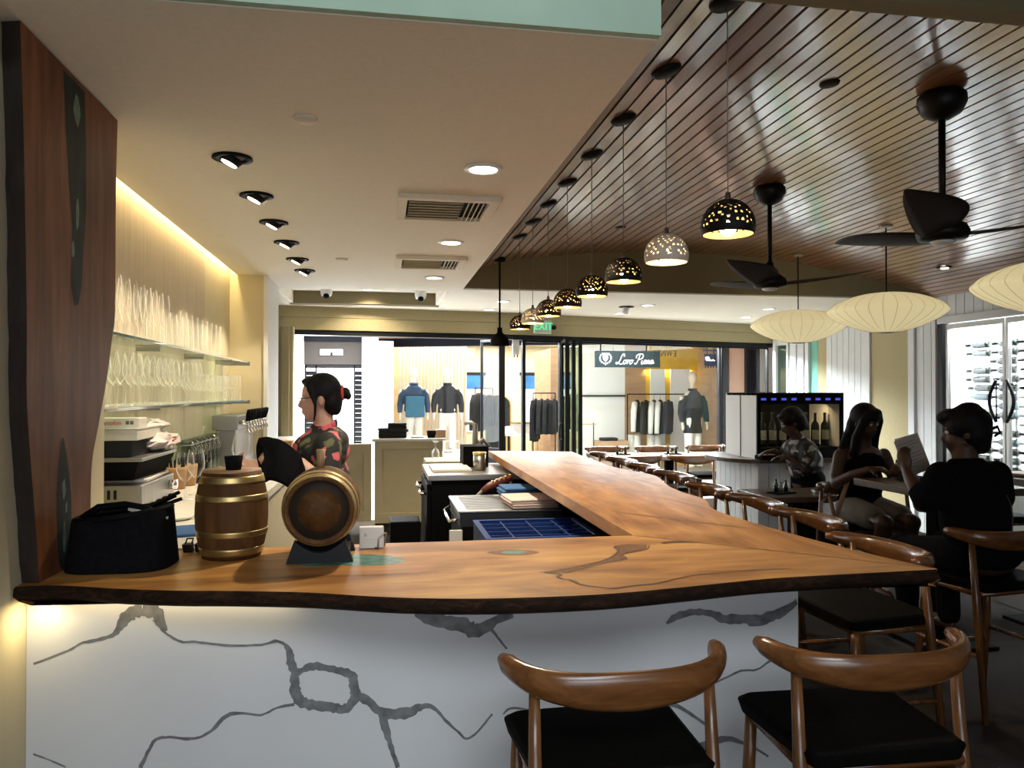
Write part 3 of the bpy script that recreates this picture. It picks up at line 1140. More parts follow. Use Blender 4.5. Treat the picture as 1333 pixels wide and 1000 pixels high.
def crest(q, ox, oy, s):
    for k in range(15):
        a = PI * (.70 + 1.60 * k / 14)
        c = (ox + .50 * s * math.cos(a), -.004, oy + .06 * s + .46 * s * math.sin(a))
        q.ell(c, (.085 * s, .004, .035 * s), (0, -a, 0), 8, 6)
    for dx in (-1, 1):
        for dz in (0, 1):
            q.box((ox + dx * .125 * s, -.004, oy + .14 * s + dz * .25 * s), (.20 * s, .008, .20 * s))
    q.slab([(ox - .22 * s, -.008, oy - .01 * s), (ox + .22 * s, -.008, oy - .01 * s), (ox, -.008, oy - .26 * s)], (0, .008, 0))
    q.slab([(ox - .10 * s, -.008, oy - .36 * s), (ox + .10 * s, -.008, oy - .36 * s), (ox, -.008, oy - .56 * s)], (0, .008, 0))


sgn = thing('hanging_sign', 'long dark hanging shop sign with a white crest and script lettering', 'sign', (4.18, 12.75, 1.97), -.02)
MB().bx(-.58, .58, 0, .05, 0, .285, .004).build('sign_board', M['sign_face'], sgn)
for x_ in (-.48, .34):
    MB().cyl((x_, .025, .285), (x_, .025, .64), .012, n=8).build('hanger_rod', M['frame_dark'], sgn)
q = MB()
script_strokes(q, SCRIPT, -.20, .058, .163, .0062)
q.build('lettering', M['store_white'], sgn)
q = MB()
crest(q, -.40, .145, .20)
q.build('crest', M['store_white'], sgn)

bs = thing('blade_sign', 'small square grey shop sign with fringed edge beside the long one', 'sign', (5.36, 12.0, 1.98), -.1)
q = MB()
q.bx(-.10, .10, 0, .03, 0, .20, .003)
for k in range(5):
    q.slab([(-.09 + k * .045, 0, 0), (-.065 + k * .045, 0, 0), (-.09 + k * .045, 0, -.04)], (0, .02, 0))
q.bx(.11, .14, 0, .05, -.03, .26)
q.build('sign_board', M['navy_beam'], bs)
q = MB()
q.bx(-.12, .14, .0, .03, .24, .27)
for x_ in (-.07, .05):
    q.bx(x_, x_ + .02, 0, .03, .2, .62)
q.build('hanger_frame', M['frame_dark'], bs)
q = MB()
crest(q, -.055, .115, .07)
script_strokes(q, SCRIPT, -.02, .08, .022, .002)
q.build('lettering', M['store_white'], bs)


# ---------------------------------------------------------------- mannequins, garments, racks in the shop
def mannequin(label, x_, y_, z_, jacket, legs, head='mannequin', coat_len=.62, rz=0.0, bag=None, lm=None):
    t = thing('mannequin', label, 'mannequin', (x_, y_, z_), rz)
    b = MB()
    b.ell((0, 0, 1.70), (.085, .105, .125))
    b.cyl((0, 0, 1.40), (0, 0, 1.62), .055, n=12)
    b.ell((0, 0, 1.36), (.19, .10, .10))
    for s in (-1, 1):
        b.tube([(s * .25, 0, 1.34), (s * .29, -.02, 1.05), (s * .29, -.06, .82)], [.05, .045, .03], 10)
        b.ell((s * .29, -.07, .76), (.025, .035, .075))
    b.ell((0, 0, 1.1), (.15, .10, .28))
    b.ell((0, 0, .9), (.16, .11, .12))
    for s in (-1, 1):
        b.tube([(s * .09, 0, .88), (s * .10, -.01, .48), (s * .10, .01, .06)], [.085, .06, .04], 10)
        b.ell((s * .10, -.06, .04), (.045, .12, .04))
    soften(b.build('body', M[head], t), .016, 4)
    j = MB()
    zb = 1.42 - coat_len
    j.tube([(0, 0, zb), (0, 0, zb + .2), (0, 0, 1.25), (0, 0, 1.40), (0, 0, 1.45)], [(.13, .21), (.125, .20), (.13, .22), (.10, .17), (.07, .085)], 20, up=(0, 1, 0))
    for s in (-1, 1):
        j.tube([(s * .19, 0, 1.33), (s * .26, -.01, 1.2), (s * .295, -.02, 1.02), (s * .295, -.06, .85)], [.075, .075, .065, .05], 12)
    soften(j.build('jacket', M[jacket], t), .018, 3)
    MB().tube([(0, 0, 1.43), (0, 0, 1.49)], [(.085, .10), (.078, .09)], 16, up=(0, 1, 0)).build('collar', M[jacket], t)
    if legs:
        p = MB()
        for s in (-1, 1):
            p.tube([(s * .09, 0, .95), (s * .10, -.01, .5), (s * .10, .01, .09)], [.11, .085, .075], 12)
        soften(p.build('trousers', M[legs], t), .018, 3)
    if bag:
        MB().box((.02, -.16, .98), (.40, .07, .44), None, .02).build('bag_panel', M[bag], t)
    MB().lathe([(.0, 0), (.16, 0), (.16, .012), (0, .012)], 24).build('base', M['steel'], t)
    return t


mannequin('white mannequin in blue denim layers, nearer the white shop pier', .66, 16.55, .25, 'denim', 'pale_cloth', coat_len=.55, bag='bluebag')
mannequin('white mannequin in a short black jacket and white trousers', 1.37, 16.45, .25, 'navy', 'pale_cloth', coat_len=.58)
mannequin('mannequin with a bare linen head in a long navy coat', 5.82, 13.85, .12, 'navy', 'pale_cloth', 'mannequin_tan', coat_len=.78, rz=.3)


def garment(label, x_, y_, z_, m, rz, w=.24, ln=.72, sleeve='same', grp=None):
    """A jacket on its hanger; z_ is the rail height. It faces along local y; the rail runs along local y."""
    t = thing('hanging_jacket', label, 'jacket', (x_, y_, z_), rz, grp)
    g = MB()
    g.tube([(0, 0, -.10), (0, 0, -.16), (0, 0, -.45), (0, 0, -ln)], [(.025, .10), (.04, w * .8), (.045, w * .86), (.05, w * .9)], 16, up=(0, 1, 0))
    g.build('body', M[m], t)
    sl = MB()
    for s in (-1, 1):
        sl.tube([(s * w * .78, 0, -.15), (s * (w + .03), .0, -.32), (s * (w + .05), .01, -ln * .97)], [.055, .058, .045], 10)
    sl.build('sleeves', M[m if sleeve == 'same' else sleeve], t)
    hg = MB()
    hg.tube([(0, 0, -.12), (0, 0, -.03), (.0, 0, .015), (0, .02, .02), (0, .025, .0)], .005, 6)
    hg.tube([(-w * .7, 0, -.14), (0, 0, -.09), (w * .7, 0, -.14)], .012, 6)
    hg.build('hanger', M['tan_wall'], t)
    return t


def rail(label, x0, x1, y_, z_, name='clothes_rail', legs=True):
    t = thing(name, label, 'rail', ((x0 + x1) / 2, y_, 0))
    hw = (x1 - x0) / 2
    MB().cyl((-hw, 0, z_), (hw, 0, z_), .012, n=8).build('rod', M['frame_dark'], t)
    if legs:
        for s in (-1, 1):
            MB().cyl((s * hw, 0, 0), (s * hw, 0, z_), .012, n=8).build('leg', M['frame_dark'], t)
    return t


rail('dark clothes rail in the right half of the shop window', 4.78, 5.98, 14.62, 1.50)
for i, (x_, m_, sl_, lb) in enumerate([
        (4.98, 'grey_cloth', 'pale_cloth', 'grey knit with white sleeves, first garment on the window rail'),
        (5.16, 'grey_cloth', 'same', 'dark grey jacket, second garment on the window rail'),
        (5.33, 'navy', 'pale_cloth', 'black jacket with white sleeve stripe in the middle of the window rail'),
        (5.46, 'navy', 'pale_cloth', 'black jacket with pale sleeves, fourth garment on the window rail'),
        (5.63, 'navy', 'same', 'plain black jacket beside the navy coated mannequin')]):
    garment(lb, x_, 14.62, 1.485, m_, 1.0, .23, .78 if i else .74, sl_)
for i, (x_, m_, lb) in enumerate([(4.95, 'pale_table', 'cream trousers hanging under the grey knit'), (5.38, 'pale_cloth', 'white trousers hanging under the black jackets')]):
    q = MB()
    for s in (-1, 1):
        q.tube([(s * .06, 0, .69), (s * .07, 0, .40), (s * .07, 0, .06)], [.085, .075, .065], 12)
    tag(soften(q.build('trousers', M['pale_cloth'], None, (x_, 14.75, 0)), .015, 2), lb, 'trousers')
rail('clothes rail with dark coats inside the shop doorway', 3.14, 3.62, 15.95, 1.52)
for i, x_ in enumerate((3.19, 3.32, 3.45, 3.58)):
    garment(['long navy coat at the left end of the doorway rail', 'charcoal coat, second on the doorway rail', 'charcoal coat, third on the doorway rail', 'dark coat at the right end of the doorway rail'][i],
            x_, 15.95, 1.50, ['navy', 'grey_cloth', 'grey_cloth', 'dark_cloth'][i], 1.15, .26, 1.0 if i == 0 else .85)
garment('grey coat hanging beside the slatted screen', 2.10, 16.9, 1.62, 'grey_cloth', .9, .25, .95)
garment('black coat hanging beside the grey coat near the slatted screen', 2.34, 16.95, 1.58, 'navy', .9, .22, .8)
rail('short clothes rail beside the slatted screen', 2.02, 2.42, 16.93, 1.63)


def display_table(name, label, x_, y_, w, d, h_, topm, cat='table'):
    t = thing(name, label, cat, (x_, y_, 0))
    MB().box((0, 0, h_ - .02), (w, d, .04), None, .004).build('tabletop', M[topm], t)
    for sx_ in (-1, 1):
        for sy_ in (-1, 1):
            MB().box((sx_ * (w / 2 - .03), sy_ * (d / 2 - .03), (h_ - .04) / 2), (.03, .03, h_ - .04)).build('leg', M['gold'], t)
    return t


display_table('display_table', 'shop display table with thin gold legs in the doorway', 3.02, 16.9, .75, .7, .62, 'store_white')
bx_t = thing('display_box', 'pale yellow lidded box on the shop display table', 'box', (3.05, 16.85, .62))
MB().box((0, 0, .11), (.42, .3, .22), None, .006).build('body', M['paper'], bx_t)
MB().box((0, 0, .24), (.44, .32, .04), None, .006).build('lid', M['gold'], bx_t)
hat = MB()
hat.lathe([(.0, .16), (.10, .15), (.13, .05), (.22, .0), (.22, -.01), (0, -.01)], 20)
tag(hat.build('hat', M['pale_cloth'], None, (2.76, 16.75, .632)), 'pale hat on the shop display table beside the box', 'hat')
ar = thing('arched_mirror', 'arched grey floor mirror inside the shop doorway', 'mirror', (2.72, 18.2, 0))
q = MB()
q.slab([(-.30, 0, 0), (.30, 0, 0)] + [(.30 * math.cos(a * PI / 12), 0, 1.22 + .25 * math.sin(a * PI / 12)) for a in range(13)], (0, .05, 0))
q.build('mirror_face', M['grey_cloth'], ar)
q = MB()
q.tube([(-.31, 0, 0), (-.31, 0, 1.22)] + [(.31 * math.cos(PI - a * PI / 12), 0, 1.22 + .26 * math.sin(a * PI / 12)) for a in range(13)] + [(.31, 0, 0)], .018, 8)
q.build('mirror_frame', M['gold'], ar)
ch = thing('wooden_chest', 'low wooden chest with a folded dark garment in the shop window', 'chest', (4.48, 14.75, 0))
MB().box((0, 0, .30), (.62, .42, .56), None, .006).build('body', M['tan_wall'], ch)
for z_ in (.16, .42):
    MB().box((0, -.212, z_), (.58, .012, .22), None, .003).build('drawer', M['tan_wall'], ch)
tag(MB().box((0, 0, .03), (.34, .24, .06), None, .025).build('folded_garment', M['dark_cloth'], None, (4.42, 14.72, .58)), 'folded dark garment lying on the wooden chest', 'clothing')
st = thing('open_shelf_frame', 'thin metal frame shelf beside the wooden chest in the shop window', 'shelf', (4.02, 14.45, 0))
for x_ in (-.28, .02):
    MB().cyl((x_, 0, 0), (x_, 0, 1.12 if x_ < 0 else .95), .010, n=8).build('post', M['frame_dark'], st)
MB().box((-.12, 0, .92), (.32, .25, .015)).build('shelf_board', M['gold'], st)


VEINS = [
    [(-1.004, 0.755, 0.0073), (-0.911, 0.788, 0.0073), (-0.875, 0.808, 0.0073), (-0.844, 0.813, 0.0098), (-0.791, 0.826, 0.0123), (-0.77, 0.848, 0.0221), (-0.753, 0.874, 0.0343), (-0.734, 0.892, 0.0392), (-0.706, 0.899, 0.0343)] ,
    [(-0.706, 0.899, 0.0343), (-0.674, 0.893, 0.0392), (-0.658, 0.874, 0.0318), (-0.639, 0.832, 0.0073)] ,
    [(-0.667, 0.87, 0.0221), (-0.658, 0.849, 0.0098), (-0.637, 0.823, 0.0073), (-0.597, 0.798, 0.0073), (-0.565, 0.796, 0.0073), (-0.521, 0.789, 0.0073), (-0.454, 0.778, 0.0073), (-0.364, 0.776, 0.0073), (-0.324, 0.785, 0.0098), (-0.296, 0.774, 0.0098), (-0.283, 0.752, 0.0196), (-0.276, 0.719, 0.0269), (-0.264, 0.683, 0.0221)] ,
    [(-0.264, 0.683, 0.0221), (-0.239, 0.693, 0.0196), (-0.209, 0.701, 0.0245), (-0.17, 0.694, 0.0221), (-0.13, 0.682, 0.0245), (-0.093, 0.666, 0.0294), (-0.086, 0.637, 0.0294), (-0.081, 0.608, 0.0294)] ,
    [(-0.264, 0.683, 0.0221), (-0.264, 0.652, 0.0294), (-0.259, 0.617, 0.0343), (-0.239, 0.592, 0.0318), (-0.193, 0.577, 0.0294), (-0.146, 0.569, 0.0294), (-0.118, 0.563, 0.0294), (-0.088, 0.584, 0.0294), (-0.081, 0.608, 0.0294)] ,
    [(-0.081, 0.608, 0.0294), (-0.041, 0.581, 0.0269), (-0.005, 0.548, 0.0294), (0.042, 0.535, 0.0343), (0.09, 0.543, 0.0294), (0.126, 0.555, 0.0196), (0.162, 0.548, 0.0123), (0.199, 0.507, 0.0098), (0.238, 0.468, 0.0073), (0.267, 0.443, 0.0073), (0.302, 0.463, 0.0073), (0.332, 0.497, 0.0073), (0.349, 0.516, 0.0073)] ,
    [(0.002, 0.54, 0.0343), (0.011, 0.496, 0.0269), (0.023, 0.455, 0.0171), (0.035, 0.413, 0.0147), (0.05, 0.369, 0.0123)] ,
    [(-0.71, 0.43, 0.0147), (-0.689, 0.474, 0.0098), (-0.666, 0.511, 0.0098), (-0.629, 0.515, 0.0073), (-0.585, 0.507, 0.0098), (-0.546, 0.507, 0.0073), (-0.508, 0.525, 0.0098), (-0.464, 0.568, 0.0123), (-0.42, 0.572, 0.0073), (-0.364, 0.563, 0.0073), (-0.318, 0.581, 0.0073), (-0.266, 0.589, 0.0098)] ,
    [(-1.002, 0.494, 0.0049), (-0.957, 0.472, 0.0049), (-0.915, 0.449, 0.0049)] ,
    [(0.102, 0.847, 0.0123), (0.15, 0.83, 0.0392), (0.211, 0.817, 0.0441), (0.26, 0.8, 0.049), (0.302, 0.788, 0.0441), (0.359, 0.815, 0.0294), (0.416, 0.832, 0.0196)] ,
    [(0.346, 0.786, 0.0123), (0.366, 0.76, 0.0073), (0.396, 0.722, 0.0073)] ,
    [(0.936, 0.776, 0.0098), (0.969, 0.798, 0.0245), (1.037, 0.81, 0.0221), (1.091, 0.802, 0.0245), (1.146, 0.781, 0.0294), (1.21, 0.778, 0.0343), (1.26, 0.77, 0.0392), (1.314, 0.783, 0.0343), (1.356, 0.797, 0.0294), (1.408, 0.829, 0.0196)] ,
    [(0.384, 0.513, 0.0049), (0.409, 0.531, 0.0073), (0.472, 0.522, 0.0049)] ,
    [(0.677, 0.506, 0.0098), (0.716, 0.525, 0.0196), (0.768, 0.517, 0.0245), (0.834, 0.52, 0.0294), (0.914, 0.517, 0.0196), (0.982, 0.495, 0.0123), (1.036, 0.458, 0.0098), (1.09, 0.418, 0.0098)] ,
    [(1.099, 0.567, 0.0073), (1.16, 0.589, 0.0073), (1.201, 0.604, 0.0073), (1.257, 0.604, 0.0073), (1.299, 0.627, 0.0073), (1.333, 0.641, 0.0049)] ,
    [(0.968, 0.332, 0.0098), (1.035, 0.353, 0.0294), (1.09, 0.367, 0.0245), (1.145, 0.378, 0.0196), (1.228, 0.351, 0.0098), (1.298, 0.306, 0.0073)] ,
    [(1.299, 0.528, 0.0098), (1.355, 0.459, 0.0098), (1.409, 0.39, 0.0073)] ,
]


# ================================================================ the bar counter
def under(o, root):
    """Parent a mesh built in room coordinates under an unrotated root."""
    o.parent = root
    o.location = Vector(o.location) - Vector(root.location)
    return o


def live_slab(q, outline, live, levels):
    """outline: 2D points; live[i]: 1 where the edge is the natural bark edge; levels: (z, offset, material)."""
    n = len(outline)
    P = [Vector(p) for p in outline]
    ar = sum(P[i].x * P[(i + 1) % n].y - P[(i + 1) % n].x * P[i].y for i in range(n))
    sg_ = 1 if ar > 0 else -1
    rings = []
    for (z, off, mi) in levels:
        ring = []
        for i in range(n):
            t = (P[(i + 1) % n] - P[i - 1]).normalized()
            nn = Vector((t.y, -t.x)) * sg_
            j = off + (random.uniform(-.004, .004) if 0 < levels.index((z, off, mi)) < len(levels) - 1 else 0)
            p = P[i] + nn * j * live[i]
            ring.append(q.bm.verts.new((p.x, p.y, z)))
        rings.append(ring)
    nf = len(q.bm.faces)
    q.bm.faces.new(rings[0])
    q.bm.faces.new(list(reversed(rings[-1])))
    q._new(nf, False)
    for k in range(len(rings) - 1):
        for i in range(n):
            a, b = rings[k], rings[k + 1]
            f = q.bm.faces.new((a[i], a[(i + 1) % n], b[(i + 1) % n], b[i]))
            f.material_index = levels[k + 1][2] if (live[i] and live[(i + 1) % n]) else q.mi
            f.smooth = bool(live[i])
    q.mark()


def ribbon(q, pts, plane):
    """A flat stain of varying width: pts (a, b, width); plane maps (a, b) to 3D."""
    P = spline([(a, b, w) for a, b, w in pts], 4)
    Lft, Rgt = [], []
    for i, p in enumerate(P):
        a, b = P[max(0, i - 1)], P[min(len(P) - 1, i + 1)]
        t = Vector((b.x - a.x, b.y - a.y))
        t = t.normalized() if t.length > 0 else Vector((1, 0))
        nn = Vector((-t.y, t.x))
        w = max(.0015, p.z) * .5
        w1, w2 = w * random.uniform(.75, 1.25), w * random.uniform(.75, 1.25)
        Lft.append(plane(p.x + nn.x * w1, p.y + nn.y * w1))
        Rgt.append(plane(p.x - nn.x * w2, p.y - nn.y * w2))
    nf = len(q.bm.faces)
    A = [q.bm.verts.new(v) for v in Lft]
    B = [q.bm.verts.new(v) for v in Rgt]
    for i in range(len(A) - 1):
        q.bm.faces.new((A[i], A[i + 1], B[i + 1], B[i]))
    q._new(nf, False)


NEAR = [(-1.0235, 2.372), (-.906, 2.366), (-.731, 2.300), (-.56, 2.250), (-.412, 2.222), (-.202, 2.169), (.005, 2.088), (.206, 2.037),
        (.41, 2.018), (.624, 2.021), (.859, 2.057), (1.117, 2.104), (1.373, 2.118), (1.69, 2.128)]
OUTER = [(1.70, 2.140), (1.646, 2.323), (1.577, 2.676), (1.534, 3.087), (1.532, 3.393), (1.628, 3.716), (1.624, 3.99), (1.655, 4.299), (1.761, 4.78),
         (1.732, 5.077), (1.672, 5.416), (1.680, 5.9), (1.693, 6.361), (1.718, 6.867)]
bar = thing('bar_counter', 'long live-edge timber bar counter with a white veined marble front', 'bar counter', (.2, 2.6, 0))
LV = [(1.0, -.004, 0), (.992, .003, 1), (.975, .010, 1), (.958, -.012, 1), (.945, -.045, 1)]
near = [tuple(p) for p in spline(NEAR, 5)]
q = MB()
outl = near + [(1.70, 2.140), (.945, 2.825), (-.05, 2.83), (-1.0235, 2.80)]
live_slab(q, outl, [1] * len(near) + [0, 0, 0, 0], LV)
up_ = lambda a, b: (a, b, 1.0006)
q.m(2)
RES = [(-.30, 2.56), (-.257, 2.619), (-.20, 2.65), (-.147, 2.662), (-.06, 2.648), (.006, 2.623), (.073, 2.552), (.042, 2.489), (-.05, 2.475), (-.138, 2.497), (-.22, 2.50)]
q.poly([up_(*p) for p in [tuple(v) for v in spline(RES, 4, True)]])
q.poly([up_(*p) for p in [tuple(v) for v in spline([(.40, 2.60), (.427, 2.625), (.47, 2.62), (.49, 2.585), (.46, 2.566), (.42, 2.572)], 4, True)]])
q.m(3)
up2 = lambda a, b: (a, b, 1.0003)
q.poly([up2(*p) for p in [tuple(v) for v in spline([(.356, 2.614), (.427, 2.645), (.502, 2.620), (.53, 2.58), (.487, 2.550), (.413, 2.552), (.37, 2.58)], 4, True)]])
BURL = [(.488, 2.300), (.536, 2.315), (.624, 2.365), (.721, 2.43), (.801, 2.552), (.812, 2.63), (.88, 2.660), (.935, 2.64), (.911, 2.573), (.85, 2.531), (.80, 2.50), (.79, 2.43),
        (.711, 2.387), (.624, 2.330), (.548, 2.275)]
q.poly([up2(*p) for p in BURL])
q.m(4)
for pl in ([(.470, 2.293, .004), (.536, 2.318, .006), (.624, 2.367, .006), (.721, 2.432, .008), (.801, 2.552, .010), (.812, 2.63, .008), (.89, 2.663, .006), (.94, 2.64, .004), (.911, 2.573, .006), (.85, 2.531, .010), (.80, 2.505, .006), (.79, 2.43, .008), (.711, 2.387, .005), (.624, 2.330, .006), (.548, 2.275, .010)],
           [(.488, 2.296, .014), (.53, 2.262, .014), (.512, 2.222, .010), (.546, 2.181, .014), (.560, 2.130, .012), (.61, 2.088, .010), (.645, 2.075, .016), (.69, 2.090, .012), (.78, 2.11, .007), (.95, 2.19, .005), (1.25, 2.22, .004)],
           [(.95, 2.23, .004), (1.10, 2.215, .003), (1.30, 2.20, .003)],
           [(.945, 2.820, .005), (1.2, 2.590, .006), (1.45, 2.365, .005), (1.69, 2.148, .004)],
           [(1.0, 2.66, .02), (1.06, 2.68, .03), (1.14, 2.655, .012)]):
    ribbon(q, pl, lambda a, b: (a, b, 1.0008))
under(q.build('front_slab', [M['bar_x'], M['bark'], M['resin'], M['burl'], M['crack']]), bar)
q = MB()
outer = [tuple(p) for p in spline(OUTER, 5)]
outl = outer + [(.972, 7.09), (.955, 5.0), (.947, 2.828)]
live_slab(q, outl, [1] * len(outer) + [0, 0, 0], [(1.0, -.003, 0), (.994, .002, 1), (.97, .006, 1), (.945, -.035, 1)])
q.m(2)
for pl in ([(1.30, 4.20, .02), (1.34, 4.10, .03), (1.42, 4.02, .02)], [(1.28, 5.9, .015), (1.42, 5.7, .03), (1.5, 5.75, .015)], [(1.05, 3.4, .01), (1.2, 3.2, .012), (1.45, 2.9, .008)]):
    ribbon(q, pl, lambda a, b: (a, b, 1.0006))
under(q.build('side_slab', [M['bar_y'], M['bark'], M['crack']]), bar)
q = MB()
q.bx(-1.023, 1.412, 2.452, 2.475, 0, .944)
q.m(1)
for i_, vn in enumerate(VEINS):
    ribbon(q, [(a, min(b, .94), w) for a, b, w in vn], lambda a, b: (min(max(a, -1.020), 1.410), 2.4514 - i_ * .0002, min(b, .943)))
under(q.build('marble_front', [M['marble'], M['vein']]), bar)
q = MB()
q.bx(-1.02, 1.40, 2.476, 2.60, 0, .944)
q.bx(1.26, 1.40, 2.60, 6.95, 0, .944)
under(q.build('base_panel', M['matte']), bar)
q = MB()
q.bx(-1.03, -.20, 2.435, 2.452, .930, .944)
under(q.build('light_strip', M['cream']), bar)

# the standing slab on the left wall
ss_n = [(2.263, 2.555), (2.285, 2.306), (2.303, 1.994), (2.315, 1.741), (2.318, 1.529), (2.344, 1.357), (2.376, 1.18), (2.402, 1.002)]
ss_f = [(2.78, 1.002), (2.795, 1.084), (2.794, 1.187), (2.806, 1.316), (2.854, 1.417), (2.934, 1.577), (2.995, 1.746), (3.025, 1.861), (3.027, 2.286), (3.04, 2.555)]
nn = [tuple(v) for v in spline(ss_n, 5)]
ff = [tuple(v) for v in spline(ss_f, 5)]
q = MB()
ring = nn + ff
n = len(ring)
A = [q.bm.verts.new((-.97, y_, z_)) for y_, z_ in ring]
B = [q.bm.verts.new((-1.022, y_ + (.012 if i < len(nn) else -.012) + random.uniform(-.004, .004), z_)) for i, (y_, z_) in enumerate(ring)]
f = q.bm.faces.new(A)
q.bm.faces.new(list(reversed(B)))
for i in range(n):
    f = q.bm.faces.new((A[i], B[i], B[(i + 1) % n], A[(i + 1) % n]))
    f.material_index = 1
q.mark()
up3 = lambda a, b: (-.9694, a, b)
q.m(2)
T1 = [(2.547, 2.541), (2.72, 2.537), (2.736, 2.339), (2.739, 2.136), (2.715, 2.004), (2.705, 1.90), (2.68, 1.835), (2.647, 1.822), (2.616, 1.889), (2.622, 1.98), (2.625, 2.061), (2.60, 2.18), (2.575, 2.35)]
q.poly([up3(*v) for v in T1])
q.poly([up3(*v) for v in [tuple(p) for p in spline([(2.552, 1.404), (2.58, 1.38), (2.605, 1.31), (2.63, 1.20), (2.625, 1.09), (2.60, 1.01), (2.55, 1.01), (2.53, 1.08), (2.521, 1.248)], 3, True)]])
q.m(3)
up4 = lambda a, b: (-.9688, a, b)
for a, b, w_, h_ in ((2.655, 2.45, .028, .05), (2.665, 2.12, .014, .05), (2.63, 2.0, .012, .03), (2.57, 1.25, .014, .03), (2.575, 1.10, .012, .05), (2.59, 1.19, .008, .02)):
    q.poly([up4(a + w_ * math.cos(k * PI / 5) * random.uniform(.7, 1.2), b + h_ * math.sin(k * PI / 5) * random.uniform(.7, 1.2)) for k in range(10)])
slab_o = q.build('standing_slab', [M['slab_z'], M['slab_edge'], M['resin_dark'], M['resin']])
tag(slab_o, 'tall dark live-edge timber slab standing on the left end of the bar', 'timber slab')


# ================================================================ stools and chairs
def elbow_parts(root, hs, hr, seat_m='leather', foot=True):
    """A round-backed elbow chair facing local +y: crescent rail, padded seat, four tapered legs."""
    r = MB()
    pts, rad = [], []
    for k in range(25):
        t = -1 + 2 * k / 24
        a = abs(t)
        x_ = .285 * math.sin(t * 1.38) / math.sin(1.38)
        y_ = -.215 + .175 * a ** 2.6
        th = .017 + .008 * a
        hgt = .052 - .027 * min(1, a / .95) ** 1.4
        z_ = hr + .026 - hgt + .010 * a ** 3
        if a > .93:
            s_ = max(.62, 1 - ((a - .93) / .07) ** 2 * .38)
            th, hgt = th * s_, hgt * s_
        pts.append((x_, y_, z_))
        rad.append((hgt, th))
    r.tube(pts, rad, 14, up=(0, 0, 1))
    r.build('back_rail', M['walnut'], root)
    s = MB()
    out = []
    for (cx, cy, a0) in ((.205, .165, 0), (-.205, .165, 90), (-.185, -.165, 180), (.185, -.165, 270)):
        for k in range(5):
            a = math.radians(a0 + k * 22.5)
            out.append((cx + .04 * math.cos(a), cy + .04 * math.sin(a)))
    sc_ = lambda f: [(x_ * f, y_ * f) for x_, y_ in out]
    s.prism(sc_(1.0), sc_(.96), hs - .045, hs - .012)
    s.prism(sc_(.93), sc_(1.0), hs - .012, hs, smooth=True)
    s.build('seat', M[seat_m], root)
    for sx_ in (-1, 1):
        MB().tube([(sx_ * .225, -.135, hr - .010), (sx_ * .228, -.165, hr * .62), (sx_ * .245, -.225, 0)], [.013, .019, .013], 12).build('leg', M['walnut_z'], root)
        MB().tube([(sx_ * .205, .165, hs - .02), (sx_ * .212, .175, hs * .6), (sx_ * .235, .215, 0)], [.017, .019, .012], 12).build('leg', M['walnut_z'], root)
    f = MB()
    for sx_ in (-1, 1):
        f.cyl((sx_ * .215, -.17, hs - .055), (sx_ * .205, .165, hs - .055), .016, n=8)
    f.cyl((-.215, -.172, hs - .055), (.215, -.172, hs - .055), .016, n=8)
    f.cyl((-.205, .165, hs - .055), (.205, .165, hs - .055), .016, n=8)
    f.build('seat_frame', M['walnut'], root)
    if foot:
        g = MB()
        g.cyl((-.224, .195, .24), (.224, .195, .24), .012, n=8)
        for sx_ in (-1, 1):
            g.cyl((sx_ * .238, -.195, .30), (sx_ * .224, .195, .30), .011, n=8)
        g.build('stretcher', M['walnut'], root)


ST = []
stool = thing('bar_stool', 'walnut elbow bar stool with black seat at the marble front, the one on its left', 'bar stool', (.585, 1.97, 0), .02, 'walnut stools around the bar')
elbow_parts(stool, .645, .865)
dup(stool, (1.285, 1.975, 0), -.03, 'walnut elbow bar stool with black seat at the right end of the marble front')
side_lab = ['walnut stool at the near corner of the bar, its rail against the counter tip', 'walnut stool along the bar side, second from the counter tip',
            'walnut stool along the bar side, third from the counter tip', 'walnut stool along the bar side, fourth from the counter tip',
            'walnut stool along the bar side, fifth from the counter tip', 'walnut stool along the bar side, sixth from the counter tip',
            'walnut stool along the bar side, seventh from the counter tip', 'walnut stool at the far end of the bar side']
for (y_, x_), lb in zip(((3.02, 2.02), (3.78, 2.14), (4.39, 2.15), (5.05, 2.13), (5.86, 2.2), (6.55, 2.18), (7.22, 2.2), (7.86, 2.2)), side_lab):
    dup(stool, (x_, y_, 0), PI / 2 + random.uniform(-.06, .06), lb)


# ================================================================ lamps
def dome_shade(m, seed):
    rnd = random.Random(seed)
    q = MB()
    prof = []
    nz = 20
    for k in range(nz + 1):
        a = PI * .5 * (1 - k / nz * 1.22)
        prof.append((.085 * math.cos(a), .085 * math.sin(a) * (1.0 if a > 0 else .95)))
    nseg = 58
    V = []
    for (r_, z_) in prof:
        jit = 0 if r_ < .02 or z_ < -.012 else 1
        row = []
        for j in range(nseg):
            a = 2 * PI * (j + jit * rnd.uniform(-.30, .30)) / nseg
            row.append(q.bm.verts.new((max(r_, .006) * math.cos(a), max(r_, .006) * math.sin(a), z_ + .029 + jit * rnd.uniform(-.0014, .0014))))
        V.append(row)
    holes = set()
    for i in range(2, nz - 3):
        for j in range(nseg):
            if rnd.random() < (.34 if i > 5 else .20) and not ((i, j - 1) in holes or (i - 1, j) in holes or (i - 1, j + 1) in holes and rnd.random() < .5):
                holes.add((i, j))
    for i in range(nz):
        for j in range(nseg):
            if (i, j) in holes:
                continue
            f = q.bm.faces.new((V[i][j], V[i][(j + 1) % nseg], V[i + 1][(j + 1) % nseg], V[i + 1][j]))
            f.smooth = True
    return q


